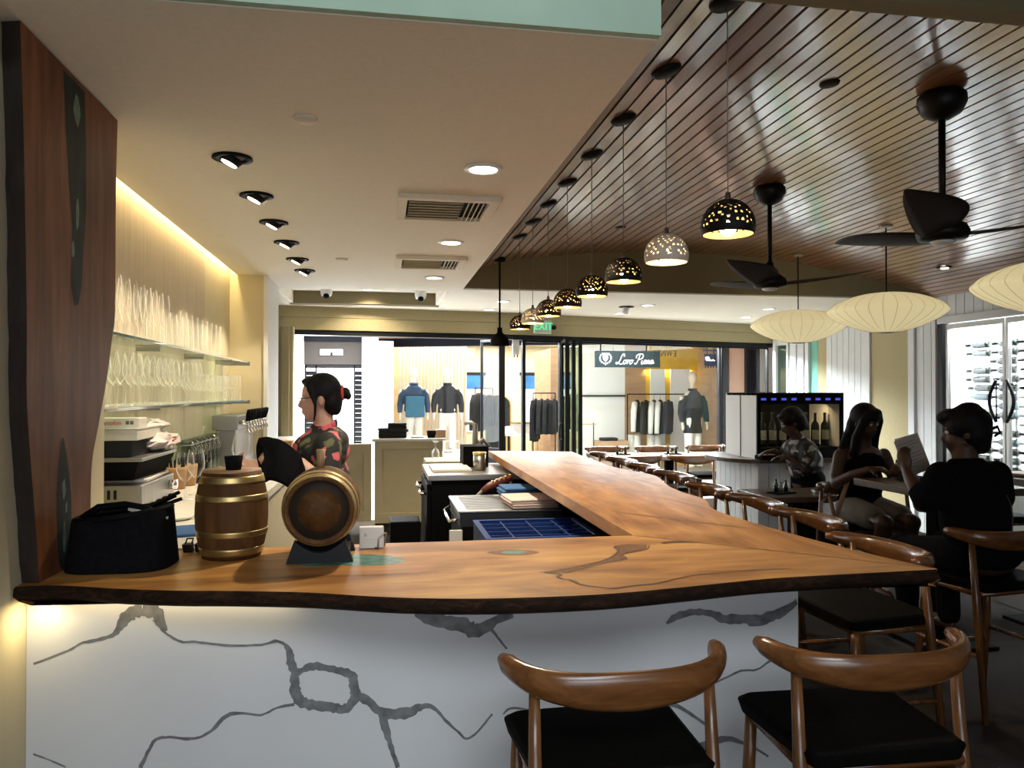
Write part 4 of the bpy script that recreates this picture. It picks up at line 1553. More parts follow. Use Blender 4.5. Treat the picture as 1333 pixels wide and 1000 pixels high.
def pendant(i, y_, kind, label):
    x_ = 1.08
    zc = vz(x_) - .002
    z0 = 2.046
    t = thing('pendant_lamp', label, 'pendant lamp', (x_, y_, z0), 0, 'perforated pendant lamps over the bar')
    o = dome_shade(kind, 40 + i).build('lamp_shade', [M[{'d': 'shell_d', 'w': 'shell_w', 'b': 'shell_b'}[kind]], M['shade_cream' if kind == 'w' else 'shade_gold']], t)
    sm = o.modifiers.new('thick', 'SOLIDIFY')
    sm.thickness = .003
    sm.offset = -1
    sm.material_offset = 1
    MB().lathe([(.0, .045), (.012, .042), (.024, .028), (.026, .018), (.018, .004), (0, -.002)], 14).build('bulb', M['bulb'], t)
    MB().lathe([(.0, .138), (.008, .136), (.010, .118), (.016, .112), (.015, .05), (0, .05)], 12).build('socket', M['steel'], t)
    MB().cyl((0, 0, .13), (0, 0, zc - z0 - .02), .0022, n=6).build('cord', M['cord'], t)
    tl = math.atan2(vz(x_ + .05) - vz(x_ - .05), .1)
    c = MB()
    c.lathe([(0, -.024), (.045, -.022), (.058, -.012), (.060, 0), (0, 0)], 22)
    c.build('canopy', M['chrome'] if False else M['shell_d'], t, (0, 0, zc - z0), rot=(0, -tl, 0))
    return t


ROW = [('d', 'black perforated dome pendant, nearest of the row over the bar'), ('w', 'pale perforated dome pendant, second from the near end of the row'),
       ('d', 'black perforated dome pendant just behind the near pale one'), ('d', 'black perforated dome pendant, fourth of the row over the bar'),
       ('b', 'bronze perforated dome pendant, fifth of the row over the bar'), ('b', 'dark bronze perforated dome pendant, sixth, beside the far pale one'),
       ('w', 'pale perforated dome pendant near the far end, before the exit sign'), ('d', 'black perforated dome pendant at the far end of the row')]
for i, (k_, lb) in enumerate(ROW):
    pendant(i, 2.285 + .536 * i, k_, lb)

t = thing('rod_pendant_lamp', 'black bell pendant on a rigid rod beyond the perforated row', 'pendant lamp', (1.08, 7.10, 1.98))
MB().lathe([(0, .17), (.022, .17), (.026, .12), (.055, .10), (.085, .055), (.090, 0), (.083, 0), (.078, .05), (.045, .09), (0, .10)], 22).build('lamp_shade', M['matte'], t)
MB().cyl((0, 0, .16), (0, 0, .80), .009, n=10).build('rod', M['matte'], t)
MB().lathe([(0, .79), (.05, .79), (.055, .82), (0, .82)], 18).build('canopy', M['matte'], t)
MB().ell((0, 0, .045), (.028, .028, .035)).build('bulb', M['cream'], t)


def ceiling_fan(label, x_, y_):
    zh = 2.275
    zc = vz(x_)
    t = thing('ceiling_fan', label, 'ceiling fan', (x_, y_, zh))
    MB().lathe([(0, -.135), (.035, -.13), (.085, -.10), (.107, -.055), (.105, -.02), (.085, 0), (0, 0)], 26).build('canopy', M['fan'], t, (0, 0, zc - zh))
    MB().cyl((0, 0, .10), (0, 0, zc - zh - .12), .0155, n=12).build('rod', M['fan'], t)
    b = MB()
    b.lathe([(0, .16), (.024, .155), (.030, .11), (.05, .085), (.10, .05), (.115, .02), (.105, -.012), (.075, -.022), (0, -.024)], 28)
    b.build('motor_housing', M['fan'], t)
    MB().lathe([(0, -.035), (.045, -.034), (.055, -.023), (0, -.023)], 22).build('light_lens', M['store_white'], t)
    for k in range(3):
        a = math.radians(230 - 9.56 + 120 * k)
        q = MB()

        def bl(u, v, side):
            r_ = .07 + .60 * u
            w_ = .105 * (math.sin(PI * min(1, (u * .86 + .16))) ** .75) + .012
            s_ = (v - .5) * 2
            tw = math.radians(15 - 8 * u)
            c = s_ * w_ + .05 * math.sin(PI * u)
            return Vector((r_, c * math.cos(tw), .01 + .075 * u ** 1.5 + c * math.sin(tw) + side * .006 * (1 - s_ * s_) * (1 - u * .7)))
        q.grid(lambda u, v: bl(u, v, 1), 18, 7)
        q.grid(lambda u, v: bl(u, v, -1), 18, 7)
        bmesh.ops.remove_doubles(q.bm, verts=q.bm.verts[:], dist=.0008)
        q.build('blade', M['blade'], t, rz=a)
    return t


ceiling_fan('black three-blade ceiling fan nearest the front on a long rod', 2.58, 3.20)
ceiling_fan('black three-blade ceiling fan deeper in the room before the olive gable', 2.60, 4.86)


def lantern(label, x_, y_):
    zc = vz(x_)
    t = thing('saucer_lantern', label, 'pendant lamp', (x_, y_, 2.20), 0, 'saucer lanterns')
    prof = [(.06, -.162), (.12, -.155), (.22, -.128), (.32, -.088), (.40, -.045), (.445, -.010), (.458, .012), (.445, .036), (.40, .072), (.30, .118), (.20, .146), (.10, .160), (.05, .163)]
    pr_ = [tuple(v) for v in spline(prof, 3)]
    q = MB()
    n = 28
    rows = []
    for (r_, z_) in pr_:
        rows.append([q.bm.verts.new(((r_ * (1 - (.012 if j % 2 else 0))) * math.cos(PI * j / n), (r_ * (1 - (.012 if j % 2 else 0))) * math.sin(PI * j / n), z_)) for j in range(2 * n)])
    for A_, B_ in zip(rows, rows[1:]):
        for j in range(2 * n):
            f = q.bm.faces.new((A_[j], A_[(j + 1) % (2 * n)], B_[(j + 1) % (2 * n)], B_[j]))
            f.smooth = True
    q.build('lamp_shade', M['lantern'], t)
    q = MB()
    for j in range(n):
        a = 2 * PI * j / n
        q.tube([(r_ * 1.002 * math.cos(a), r_ * 1.002 * math.sin(a), z_) for r_, z_ in pr_[::2]], .0016, 4)
    q.build('wire_ribs', M['lantern_rib'], t)
    MB().lathe([(.0, -.172), (.062, -.170), (.062, -.160), (0, -.160)], 18).build('bottom_ring', M['steel'], t)
    MB().cyl((0, 0, .15), (0, 0, zc - 2.20), .006, n=8).build('rod', M['matte'], t)
    MB().lathe([(0, -.02), (.05, -.018), (.055, 0), (0, 0)], 18).build('canopy', M['steel'], t, (0, 0, zc - 2.20))
    return t


lantern('cream saucer lantern hanging nearest the right wall, cut by the frame', 4.10, 4.12)
lantern('cream saucer lantern, the large middle one over the seated couple', 4.09, 5.72)
lantern('cream saucer lantern, the far one close to the olive gable', 4.09, 7.08)


# ---------------------------------------------------------------- downlights, vents, discs, cameras on the ceilings
for i, (y_, lb) in enumerate(zip((3.455, 4.10, 4.735, 5.355, 6.02, 6.58), ('nearest', 'second', 'third', 'fourth', 'fifth', 'farthest'))):
    t = thing('adjustable_downlight', 'black-rimmed adjustable downlight, %s of the six along the glass shelves' % lb, 'downlight', (-.64, y_, SOFZ), 0, 'adjustable downlights')
    MB().lathe([(.055, 0), (.083, 0), (.085, -.008), (.060, -.010), (.050, -.002)], 24, caps=False).build('rim', M['black'], t)
    g = MB()
    g.lathe([(.0, -.030), (.040, -.028), (.052, .0), (.0, .0)], 18, mtx=Euler((0, .45, 0)).to_matrix())
    g.build('gimbal', M['stain'], t)
    MB().lathe([(.0, -.034), (.034, -.034), (.034, -.029), (0, -.029)], 16, mtx=Euler((0, .45, 0)).to_matrix()).build('lens', M['lamp_on'], t)
    spot('downlight_beam', (0, 0, -.06), (-.55, 0, -1), 60, 62, parent=t)
for i, (x_, y_, lb) in enumerate(((.447, 3.435, 'white recessed downlight over the bar, before the near air vent'), (.453, 5.166, 'white recessed downlight between the two air vents'), (.446, 6.789, 'white recessed downlight behind the far air vent'))):
    t = thing('recessed_downlight', lb, 'downlight', (x_, y_, SOFZ), 0, 'white downlights in the bar ceiling')
    MB().lathe([(.062, -.002), (.088, 0), (.088, -.007), (.066, -.010)], 24, caps=False).build('rim', M['white'], t)
    MB().lathe([(0, -.008), (.064, -.008), (.064, -.001), (0, -.001)], 24).build('lens', M['lamp_on'], t)
    spot('downlight_beam', (0, 0, -.03), (.05, -.10, -1), 160, 110, parent=t)
t = thing('recessed_downlight', 'white recessed downlight inside the ceiling tray between the two cameras', 'downlight', (-.15, 8.9, 2.72))
MB().lathe([(0, -.010), (.075, -.008), (.085, 0), (0, 0)], 20).build('lens', M['lamp_on'], t)
spot('downlight_beam', (0, 0, -.04), (0, .35, -1), 50, 120, parent=t)
for i, (x_, y_, lb) in enumerate(((1.32, 8.45, 'small downlight in the white back ceiling beside the rod pendant'), (1.29, 9.33, 'small downlight in the white back ceiling over the glass posts'), (3.02, 9.50, 'small downlight in the white back ceiling below the smoke sensor'),
                                  (3.04, 8.54, 'small downlight in the white back ceiling right of the white sensor'), (4.84, 9.70, 'small downlight in the white back ceiling left of the far lantern'), (4.63, 8.69, 'small downlight in the white back ceiling behind the far lantern rod'))):
    t = thing('recessed_downlight', lb, 'downlight', (x_, y_, SOFZ), 0, 'downlights in the back ceiling')
    MB().lathe([(.060, -.002), (.085, 0), (.085, -.006), (.064, -.008)], 20, caps=False).build('rim', M['white'], t)
    MB().lathe([(0, -.007), (.062, -.007), (.062, -.001), (0, -.001)], 20).build('lens', M['lamp_cool'], t)
    spot('downlight_beam', (0, 0, -.03), (0, 0, -1), 50, 110, parent=t)
for (x_, y_, z_, lb) in ((-.284, 2.915, SOFZ, 'flat round ceiling disc nearest the mint soffit edge'), (-.307, 5.962, SOFZ, 'flat round ceiling disc beside the far air vent')):
    tag(MB().lathe([(0, -.012), (.040, -.011), (.046, -.003), (.046, 0), (0, 0)], 22).build('sprinkler_cover', M['soffit'], None, (x_, y_, z_)), lb, 'sprinkler')
tag(MB().lathe([(0, -.02), (.05, -.018), (.055, 0), (0, 0)], 20).build('sprinkler_cover', M['brown_wall'], None, (-.90, 8.05, 2.72)), 'dark round disc at the left end of the ceiling tray', 'sprinkler')
for (x_, y_, lb) in ((1.949, 3.107, 'brown round cover disc on the planks before the near fan'), (1.944, 6.117, 'small round cover disc on the planks over the pale pendant'), (4.45, 5.85, 'small round cover disc on the planks right of the middle lantern rod')):
    sl = math.atan2(vz(x_ + .05) - vz(x_ - .05), .1)
    tag(MB().lathe([(0, -.012), (.040, -.010), (.045, 0), (0, 0)], 20).build('cover_disc', M['blade'], None, (x_, y_, vz(x_)), rot=(0, -sl, 0)), lb, 'ceiling disc')
t = thing('vault_downlight', 'small tilted downlight on the planks near the right wall', 'downlight', (5.22, 6.45, vz(5.22)))
MB().lathe([(.03, 0), (.07, 0), (.07, -.008), (.035, -.01)], 18, caps=False).build('rim', M['stain'], t)
MB().lathe([(0, -.02), (.034, -.018), (.036, 0), (0, 0)], 14).build('lens', M['lamp_cool'], t)


def vent(label, x0, x1, y0, y1):
    t = thing('air_vent', label, 'air vent', ((x0 + x1) / 2, (y0 + y1) / 2, SOFZ))
    w, d = (x1 - x0) / 2, (y1 - y0) / 2
    q = MB()
    q.bx(-w, w, -d, -d + .05, -.028, 0, .003)
    q.bx(-w, w, d - .05, d, -.028, 0, .003)
    q.bx(-w, -w + .05, -d + .05, d - .05, -.028, 0, .003)
    q.bx(w - .05, w, -d + .05, d - .05, -.028, 0, .003)
    q.build('frame', M['soffit'], t)
    MB().bx(-w + .05, w - .05, -d + .05, d - .05, -.004, -.001).build('back_plate', M['gap'], t)
    q = MB()
    for k in range(7):
        q.box((-.06, -d + .09 + k * (2 * d - .18) / 6, -.018), (2 * w - .24, .034, .004), (math.radians(40), 0, 0))
    for k in range(4):
        q.box((w - .15 + k * .026, 0, -.018), (.004, 2 * d - .12, .026), (0, math.radians(35), 0))
    q.build('louvres', M['cream'], t)


vent('near square air vent in the ceiling over the bar', .075, .60, 3.92, 4.46)
vent('far square air vent in the ceiling over the bar', .095, .625, 5.72, 6.22)
for (x0, x1, lb) in ((-.43, .10, 'left dark grille in the ceiling tray'), (.24, .58, 'right dark grille in the ceiling tray')):
    t = thing('ceiling_grille', lb, 'grille', ((x0 + x1) / 2, 8.15, 2.72))
    w = (x1 - x0) / 2
    MB().bx(-w, w, -.26, .26, -.01, 0).build('grille_face', M['brown_wall'], t)
    q = MB()
    for (a, b, c, d) in ((-w - .02, -w, -.28, .28), (w, w + .02, -.28, .28), (-w, w, -.28, -.26), (-w, w, .26, .28)) + (((-.008, .008, -.26, .26),) if x0 < 0 else ()):
        q.bx(a, b, c, d, -.018, 0)
    q.build('frame', M['white'], t)
for (x_, y_, lb) in ((-.62, 8.8, 'white dome camera at the left of the ceiling tray'), (.43, 8.9, 'white dome camera at the right of the ceiling tray')):
    t = thing('dome_camera', lb, 'camera', (x_, y_, 2.72))
    MB().lathe([(0, -.11), (.055, -.10), (.066, -.06), (.066, 0), (0, 0)], 18).build('housing', M['white'], t)
    MB().ell((0, -.035, -.10), (.034, .034, .034)).build('lens', M['black'], t)
t = thing('dome_camera', 'white dome camera outside under the reddish passage slats', 'camera', (-.83, 12.4, 2.60))
MB().lathe([(0, -.10), (.05, -.09), (.08, -.05), (.08, 0), (0, 0)], 18).build('housing', M['white'], t)
MB().ell((.02, -.04, -.085), (.035, .035, .035)).build('lens', M['black'], t)
t = thing('ceiling_sensor', 'white sensor on the back ceiling right of the black pendants', 'sensor', (2.85, 8.75, SOFZ))
MB().lathe([(0, -.012), (.09, -.01), (.09, 0), (0, 0)], 18).build('base_plate', M['stain'], t)
MB().box((-.01, 0, -.05), (.07, .06, .085), (0, .25, 0), .012).build('housing', M['white'], t)

ex = thing('exit_sign', 'green lit exit sign on the header under the far pendants', 'sign', (2.03, 9.68, 2.385), math.atan(.2))
MB().box((0, 0, 0), (.24, .05, .17), None, .008).build('housing', M['exit_face'], ex)
MB().box((-.01, -.0255, 0), (.185, .004, .125)).build('light_panel', M['exit_face'], ex)
text_mesh('lettering', 'EXIT', .128, M['exit'], (0, -.0285, 0), (PI / 2, 0, 0), ex, .002)
ey = MB().lathe([(0, -.05), (.026, -.045), (.03, 0), (0, 0)], 14, mtx=Euler((PI / 2, 0, 0)).to_matrix()).build('emergency_lamp', M['stain'], ex, (.18, .03, 0))
cl = thing('door_closer_box', 'white box hanging at the top of the glass front beside the black post', 'box', (1.70, 9.80, 2.041))
MB().box((0, 0, .085), (.085, .05, .20), None, .006).build('body', M['white'], cl)
for x_ in (-.02, .022):
    MB().cyl((x_, 0, -.045), (x_, 0, -.01), .008, n=8).build('pin', M['stain'], cl)


# ================================================================ the alcove: worktop, glass shelves, glasses
tag(MB().bx(-1.291, -.62, 3.085, 6.90, .96, 1.0).bx(-1.022, -.62, 2.86, 3.085, .96, 1.0).build('back_worktop', M['quartz']), 'long pale back worktop below the glass shelves', 'worktop')
tag(MB().bx(-1.291, -.66, 3.09, 6.90, 0, .96).build('back_cabinet', M['cream_cab']), 'long cream cabinet carrying the back worktop', 'cabinet')
for z_, lb in ((1.795, 'upper clear glass shelf on the alcove wall'), (1.482, 'lower clear glass shelf on the alcove wall')):
    t = thing('glass_shelf', lb, 'shelf', (-1.19, 4.85, z_))
    MB().bx(-.108, .105, -1.74, 1.76, -.012, 0).build('glass_plate', M['shelf_glass'], t)
    MB().bx(.105, .109, -1.74, 1.76, -.012, 0).build('front_edge', M['shelf_edge'], t)
    q = MB()
    for k in range(4):
        q.bx(-.11, .02, -1.5 + k * 1.0, -1.48 + k * 1.0, -.03, -.012)
    q.bx(-.11, .109, 1.76, 1.775, -.03, 0)
    q.build('brackets', M['steel'], t)

FLUTE = [(.0, .002), (.032, .003), (.032, .005), (.006, .010), (.0045, .06), (.0055, .075), (.018, .10), (.026, .15), (.026, .205), (.022, .245)]
WINE = [(.0, .002), (.036, .003), (.036, .005), (.006, .011), (.0045, .05), (.0055, .085), (.022, .10), (.040, .135), (.043, .16), (.038, .20), (.032, .225)]
TUMB = [(.0, .003), (.030, .003), (.031, .01), (.034, .14), (.034, .145)]
COUPE = [(.0, .002), (.032, .003), (.006, .010), (.0045, .06), (.018, .078), (.040, .10), (.044, .12)]


def stemware(name, prof, label, group, s=1.0):
    q = MB()
    q.lathe([(r_ * s, z_ * s) for r_, z_ in prof], 14, caps=False)
    return tag(q.build(name, M['stemware'], None, (0, 0, -5)), label, 'glass', group)


def place(proto, used, loc):
    if proto not in used:
        used.add(proto)
        proto.location = loc
        return proto
    c = proto.copy()
    C.objects.link(c)
    c.location = loc
    return c


used = set()
fl = stemware('champagne_flute', FLUTE, 'tall clear flute on the upper glass shelf', 'flutes on the upper shelf', 1.05)
tb = stemware('highball_glass', TUMB, 'straight clear highball glass on the upper glass shelf', 'highballs on the upper shelf', 1.35)
wg = stemware('wine_glass', WINE, 'stemmed wine glass on the lower glass shelf', 'wine glasses on the lower shelf', 1.08)
sm = stemware('small_wine_glass', WINE, 'small stemmed glass at the far part of the lower glass shelf', 'small glasses on the lower shelf', .80)
tu = stemware('tumbler', TUMB, 'stacked tumbler at the far end of the lower glass shelf', 'tumblers on the lower shelf', .65)
for k in range(11):
    for r_ in range(2):
        place(fl, used, (-1.13 - r_ * .09, 3.22 + k * .105 + random.uniform(-.01, .01), 1.7952))
for k in range(9):
    for r_ in range(2):
        place(tb, used, (-1.125 - r_ * .09, 4.42 + k * .13, 1.7952))
for k in range(17):
    for r_ in range(2):
        place(wg, used, (-1.13 - r_ * .10, 3.22 + k * .108 + random.uniform(-.008, .008), 1.4822))
for k in range(9):
    for r_ in range(2):
        place(sm, used, (-1.125 - r_ * .09, 5.10 + k * .088, 1.4822))
for k in range(6):
    for r_ in range(2):
        for h_ in range(2):
            place(tu, used, (-1.115 - r_ * .08, 5.94 + k * .07, 1.4822 + h_ * .099))
for z_, y_, lb in ((1.24, 5.9, 'white double outlet plate on the alcove wall'), (1.30, 6.4, 'grey wall plate on the alcove wall near the tap tower')):
    t = thing('wall_outlet', lb, 'outlet', (-1.290, y_, z_))
    MB().bx(0, .008, -.035, .035, -.06, .06, .002).build('cover_plate', M['carton'] if y_ < 6 else M['grey_cloth'], t)
    for s in (-1, 1):
        MB().bx(.008, .012, -.018, .018, s * .028 - .016, s * .028 + .016).build('socket', M['paper'], t)

# clip-lid jars
def clip_jar(x_, y_, label):
    t = thing('clip_jar', label, 'jar', (x_, y_, 1.0), 0, 'clip lid jars on the back worktop')
    MB().lathe([(0, .004), (.05, .004), (.055, .02), (.055, .19), (.045, .21), (.045, .225)], 14, caps=False).build('body', M['jar_glass'], t)
    MB().lathe([(0, .255), (.035, .25), (.052, .238), (.052, .226), (0, .226)], 14).build('lid', M['jar_glass'], t)
    q = MB()
    q.tube([(.050 * math.cos(a * PI / 8), .050 * math.sin(a * PI / 8), .222) for a in range(16)], .003, 5, closed=True)
    q.tube([(.055, 0, .21), (.066, 0, .20), (.062, 0, .16)], .003, 5)
    q.build('wire_clip', M['steel'], t)
    return t


j0 = clip_jar(-1.20, 5.0, 'clip-lid glass jar in the row left of the tap tower')
for k in range(1, 7):
    dup(j0, (-1.20, 5.0 + k * .125, 1.0))

# beer tap tower
t = thing('tap_tower', 'brushed steel tap tower with a row of black handles on the back worktop', 'tap tower', (-1.13, 6.35, 1.0))
MB().bx(-.06, .06, -.42, .42, .0, .27, .005).build('column', M['steel'], t)
MB().bx(-.09, .09, -.50, .50, .27, .375, .006).build('head', M['steel'], t)
for k in range(8):
    y_ = -.44 + k * .125
    q = MB()
    q.cyl((.09, y_, .325), (.15, y_, .320), .015, n=10)
    q.cyl((.145, y_, .325), (.165, y_, .25), .010, n=8)
    f = q.build('faucet', M['chrome'], t)
    MB().lathe([(0, 0), (.010, 0), (.017, .05), (.015, .085), (0, .09)], 10, at=(.145, y_, .332), mtx=Euler((0, .2, 0)).to_matrix()).build('tap_handle', M['black'], f)
MB().bx(-.02, .22, -.45, .45, .0, .012).build('drip_tray', M['steel'], t)
tag(MB().box((0, 0, .075), (.14, .16, .15), None, .004).build('cardboard_box', M['terracotta'], None, (-.80, 6.55, 1.0)), 'small cardboard box beside the tap tower', 'box')

# tan pots with bamboo picks
for k, (x_, y_, r_, m_, lb) in enumerate(((-1.15, 4.60, .06, 'terracotta', 'tan pot of cocktail picks on the worktop, nearest the tray stack'), (-1.13, 4.76, .06, 'terracotta', 'tan pot of cocktail picks behind the nearest one'), (-1.10, 4.90, .06, 'black', 'black pot of cocktail picks behind the tan pots'))):
    t = thing('pick_pot', lb, 'pot', (x_, y_, 1.0))
    MB().lathe([(0, 0), (r_ * .8, 0), (r_, .11), (r_, .125), (r_ * .85, .125), (r_ * .75, .02), (0, .02)], 16, caps=False).build('body', M[m_], t)
    q = MB()
    for j in range(9):
        a = j * 2.4
        q.cyl((r_ * .4 * math.cos(a), r_ * .4 * math.sin(a), .03), (r_ * .8 * math.cos(a), r_ * .8 * math.sin(a), .165), .005, n=5)
    q.build('picks', M['gold'] if j % 2 else M['black'], t)
for k, (x_, y_) in enumerate(((-.985, 4.12), (-.975, 4.30))):
    c = place(wg, used, (x_, y_, 1.0))
    c['label'] = ['empty wine glass on the worktop beside the grey machine', 'empty wine glass on the worktop behind the first one'][k]
    c['group'] = 'glasses left on the worktop'
tag(MB().box((0, 0, .006), (.17, .22, .012), (0, 0, .3), .004).build('folded_cloth', M['blue_towel'], None, (-.775, 3.17, 1.0)), 'small blue cloth on the worktop behind the small black clips', 'cloth')
tag(MB().lathe([(0, .0), (.05, .0), (.075, .014), (.07, .018), (0, .008)], 20).build('saucer', M['carton'], None, (-.875, 3.50, 1.0)), 'small pale dish on the worktop beside the grey machine', 'dish')

# the grey machine with its trays, cartons and bags
gm = thing('grey_machine', 'grey worktop machine with vents and a round knob behind the black bag', 'machine', (-1.16, 3.80, 1.0))
MB().bx(-.128, .13, -.25, .28, .012, .145, .006).build('body', M['steel'], gm)
q = MB()
for k in range(6):
    q.bx(-.11 + k * .026, -.099 + k * .026, -.254, -.249, .085, .125)
    q.bx(-.11 + k * .026, -.099 + k * .026, -.254, -.249, .03, .045)
q.build('vent_slots', M['gap'], gm)
MB().cyl((.13, .20, .095), (.165, .20, .095), .024, n=16).build('knob', M['chrome'], gm)
q = MB()
for k in range(4):
    q.bx(.13, .136, -.12 + k * .10, -.08 + k * .10, .03, .05)
q.build('buttons', M['black'], gm)
for sx_ in (-.10, .10):
    for sy_ in (-.21, .24):
        MB().cyl((sx_, sy_, 0), (sx_, sy_, .013), .018, n=10).build('foot', M['black'], gm)
tag(MB().box((.0, 0, .008), (.24, .42, .016), (0, 0, .05), .005).build('paper_stack', M['paper'], None, (-1.16, 3.85, 1.1455)), 'loose papers on top of the grey machine', 'papers')
bk = thing('black_bin', 'black open bin resting on the papers over the grey machine', 'bin', (-1.16, 3.81, 1.162))
q = MB()
q.prism([(-.13, -.26), (.12, -.26), (.135, .27), (-.13, .27)], [(-.12, -.22), (.085, -.22), (.10, .23), (-.12, .23)], 0, .085)
q.build('body', M['matte'], bk)
tag(MB().box((0, 0, .008), (.27, .56, .016), None, .003).build('steel_tray', M['steel'], None, (-1.155, 3.81, 1.2475)), 'flat steel tray lying on the black bin', 'tray')
tag(MB().box((0, 0, .036), (.21, .30, .072), None, .004).build('grey_box', M['grey_cloth'], None, (-1.185, 3.74, 1.264)), 'dark grey flat box on the steel tray under the white carton', 'box')
ct = thing('white_carton', 'white flat carton on top of the dark grey box', 'carton', (-1.175, 3.76, 1.3365))
MB().box((0, 0, .024), (.235, .38, .048), (0, 0, .03), .003).build('body', M['carton'], ct)
MB().box((0, 0, .051), (.24, .385, .006), (0, 0, .03)).build('lid', M['carton'], ct)
sb = thing('small_carton', 'small white carton with red printed letters on the flat carton', 'carton', (-1.165, 3.68, 1.391), .02)
MB().box((0, 0, .021), (.21, .13, .042), None, .002).build('body', M['carton'], sb)
text_mesh('lettering', 'ortofon', .030, M['red_ink'], (-.008, -.0662, .021), (PI / 2, 0, 0), sb, .0006, sx=.85)
MB().bx(.050, .064, -.0665, -.0655, .014, .030).build('printed_square', M['grey_ink'], sb)
MB().bx(.068, .082, -.0665, -.0655, .014, .030).build('printed_square', M['grey_ink'], sb)


def crumpled(name, label, loc, rad, m, seed, cat='bag', rz=0.0):
    rnd = random.Random(seed)
    q = MB()
    q.ell((0, 0, rad[2]), rad, None, 22, 12)
    for v in q.bm.verts:
        k = 1 + rnd.uniform(-.16, .16)
        v.co.x *= k
        v.co.y *= k
        v.co.z = max(0, v.co.z * (1 + rnd.uniform(-.14, .14)))
    for f in q.bm.faces:
        f.smooth = False
    return tag(q.build(name, m, None, loc, rz), label, cat)


pb = crumpled('plastic_bag', 'thin plastic bag with red print beside the white carton on the tray', (-1.09, 4.0, 1.264), (.09, .20, .045), M['plastic_bag'], 4)
q = MB()
for k in range(3):
    q.box((.086, -.02 + k * .004, .035 + k * .014), (.002, .09 - k * .02, .008), (0, 0, 0))
o = q.build('red_print', M['red_ink'], pb)
crumpled('plastic_wrap', 'crumpled clear plastic wrap behind the small carton', (-1.15, 4.04, 1.356), (.10, .13, .03), M['plastic_bag'], 9, 'wrap')

# ================================================================ things on the bar counter
def barrel_shape(q, L_, r_end, r_mid, n=30, top_in=.014):
    prof = [(0, top_in), (r_end - .016, top_in), (r_end - .014, 0), (r_end, 0)]
    for k in range(1, 12):
        u = k / 12
        prof.append((r_end + (r_mid - r_end) * math.sin(PI * u) ** .8, L_ * u))
    prof += [(r_end, L_), (r_end - .014, L_), (r_end - .016, L_ - top_in), (0, L_ - top_in)]
    q.lathe(prof, n)


def hoop(u0, u1, L_, r_end, r_mid):
    q = MB()
    f = lambda u: r_end + (r_mid - r_end) * math.sin(PI * max(0, min(1, u))) ** .8 + .0018
    pr_ = [(f(u0 + (u1 - u0) * k / 4), L_ * (u0 + (u1 - u0) * k / 4)) for k in range(5)]
    q.lathe([(pr_[0][0] - .003, pr_[0][1])] + pr_ + [(pr_[-1][0] - .003, pr_[-1][1])], 36, caps=False)
    return q


b1 = thing('upright_barrel', 'small oak barrel standing upright on the counter beside the black bag', 'barrel', (-.498, 2.705, 1.0005))
q = MB()
barrel_shape(q, .285, .093, .117)
q.build('body', M['barrel'], b1)
for u0, u1 in ((.045, .13), (.26, .33), (.67, .74), (.87, .955)):
    hoop(u0, u1, .285, .093, .117).build('hoop', M['brass'], b1)
MB().lathe([(0, .290), (.092, .290), (.094, .284), (.092, .276), (0, .276)], 30).build('top_head', M['barrel_head'], b1)
cup = MB()
cup.lathe([(0, 0), (.024, 0), (.030, .045), (.028, .045), (.022, .006), (0, .006)], 18, caps=False)
tag(cup.build('cup', M['matte'], None, (-.488, 2.675, 1.2908)), 'small black cup on top of the upright barrel', 'cup')

b2 = thing('lying_barrel', 'small oak barrel lying on a dark wooden cradle on the counter', 'barrel', (-.198, 2.505, 1.0005))
R90 = Euler((-PI / 2, 0, 0)).to_matrix()
ang = Euler((-PI / 2, 0, 0)).to_matrix()
zc = .172
q = MB()
barrel_shape(q, .27, .110, .126)
o = q.build('body', M['barrel'], b2, (0, 0, zc), rot=(-PI / 2, 0, 0))
MB().lathe([(0, .0155), (.097, .0155), (.097, .012), (0, .012)], 30).build('dark_head', M['barrel_dark'], b2, (0, 0, zc), rot=(-PI / 2, 0, 0))
MB().lathe([(0, .0115), (.068, .0115), (.068, .014), (0, .014)], 30).build('head_boards', M['barrel'], b2, (0, 0, zc), rot=(-PI / 2, 0, 0))
for u0, u1 in ((.0, .085), (.17, .24), (.76, .83), (.915, 1.0)):
    hoop(u0, u1, .27, .110, .126).build('hoop', M['brass'], b2, (0, 0, zc), rot=(-PI / 2, 0, 0))
MB().cyl((-.005, .135, zc + .12), (-.005, .135, zc + .185), .012, .015, n=12).build('bung', M['barrel_head'], b2)
for y_ in (.03, .21):
    q = MB()
    pts = [(-.105, 0), (.105, 0), (.080, .072)] + [(.080 - .16 * k / 8, .072 - .040 * math.sin(PI * k / 8)) for k in range(1, 8)] + [(-.080, .072)]
    q.slab([(x_, y_, z_) for x_, z_ in pts], (0, .03, 0))
    q.build('cradle_plank', M['stain'], b2)
for x_ in (-.08, .08):
    MB().bx(x_ - .012, x_ + .012, .06, .21, .012, .036).build('cradle_bar', M['stain'], b2)

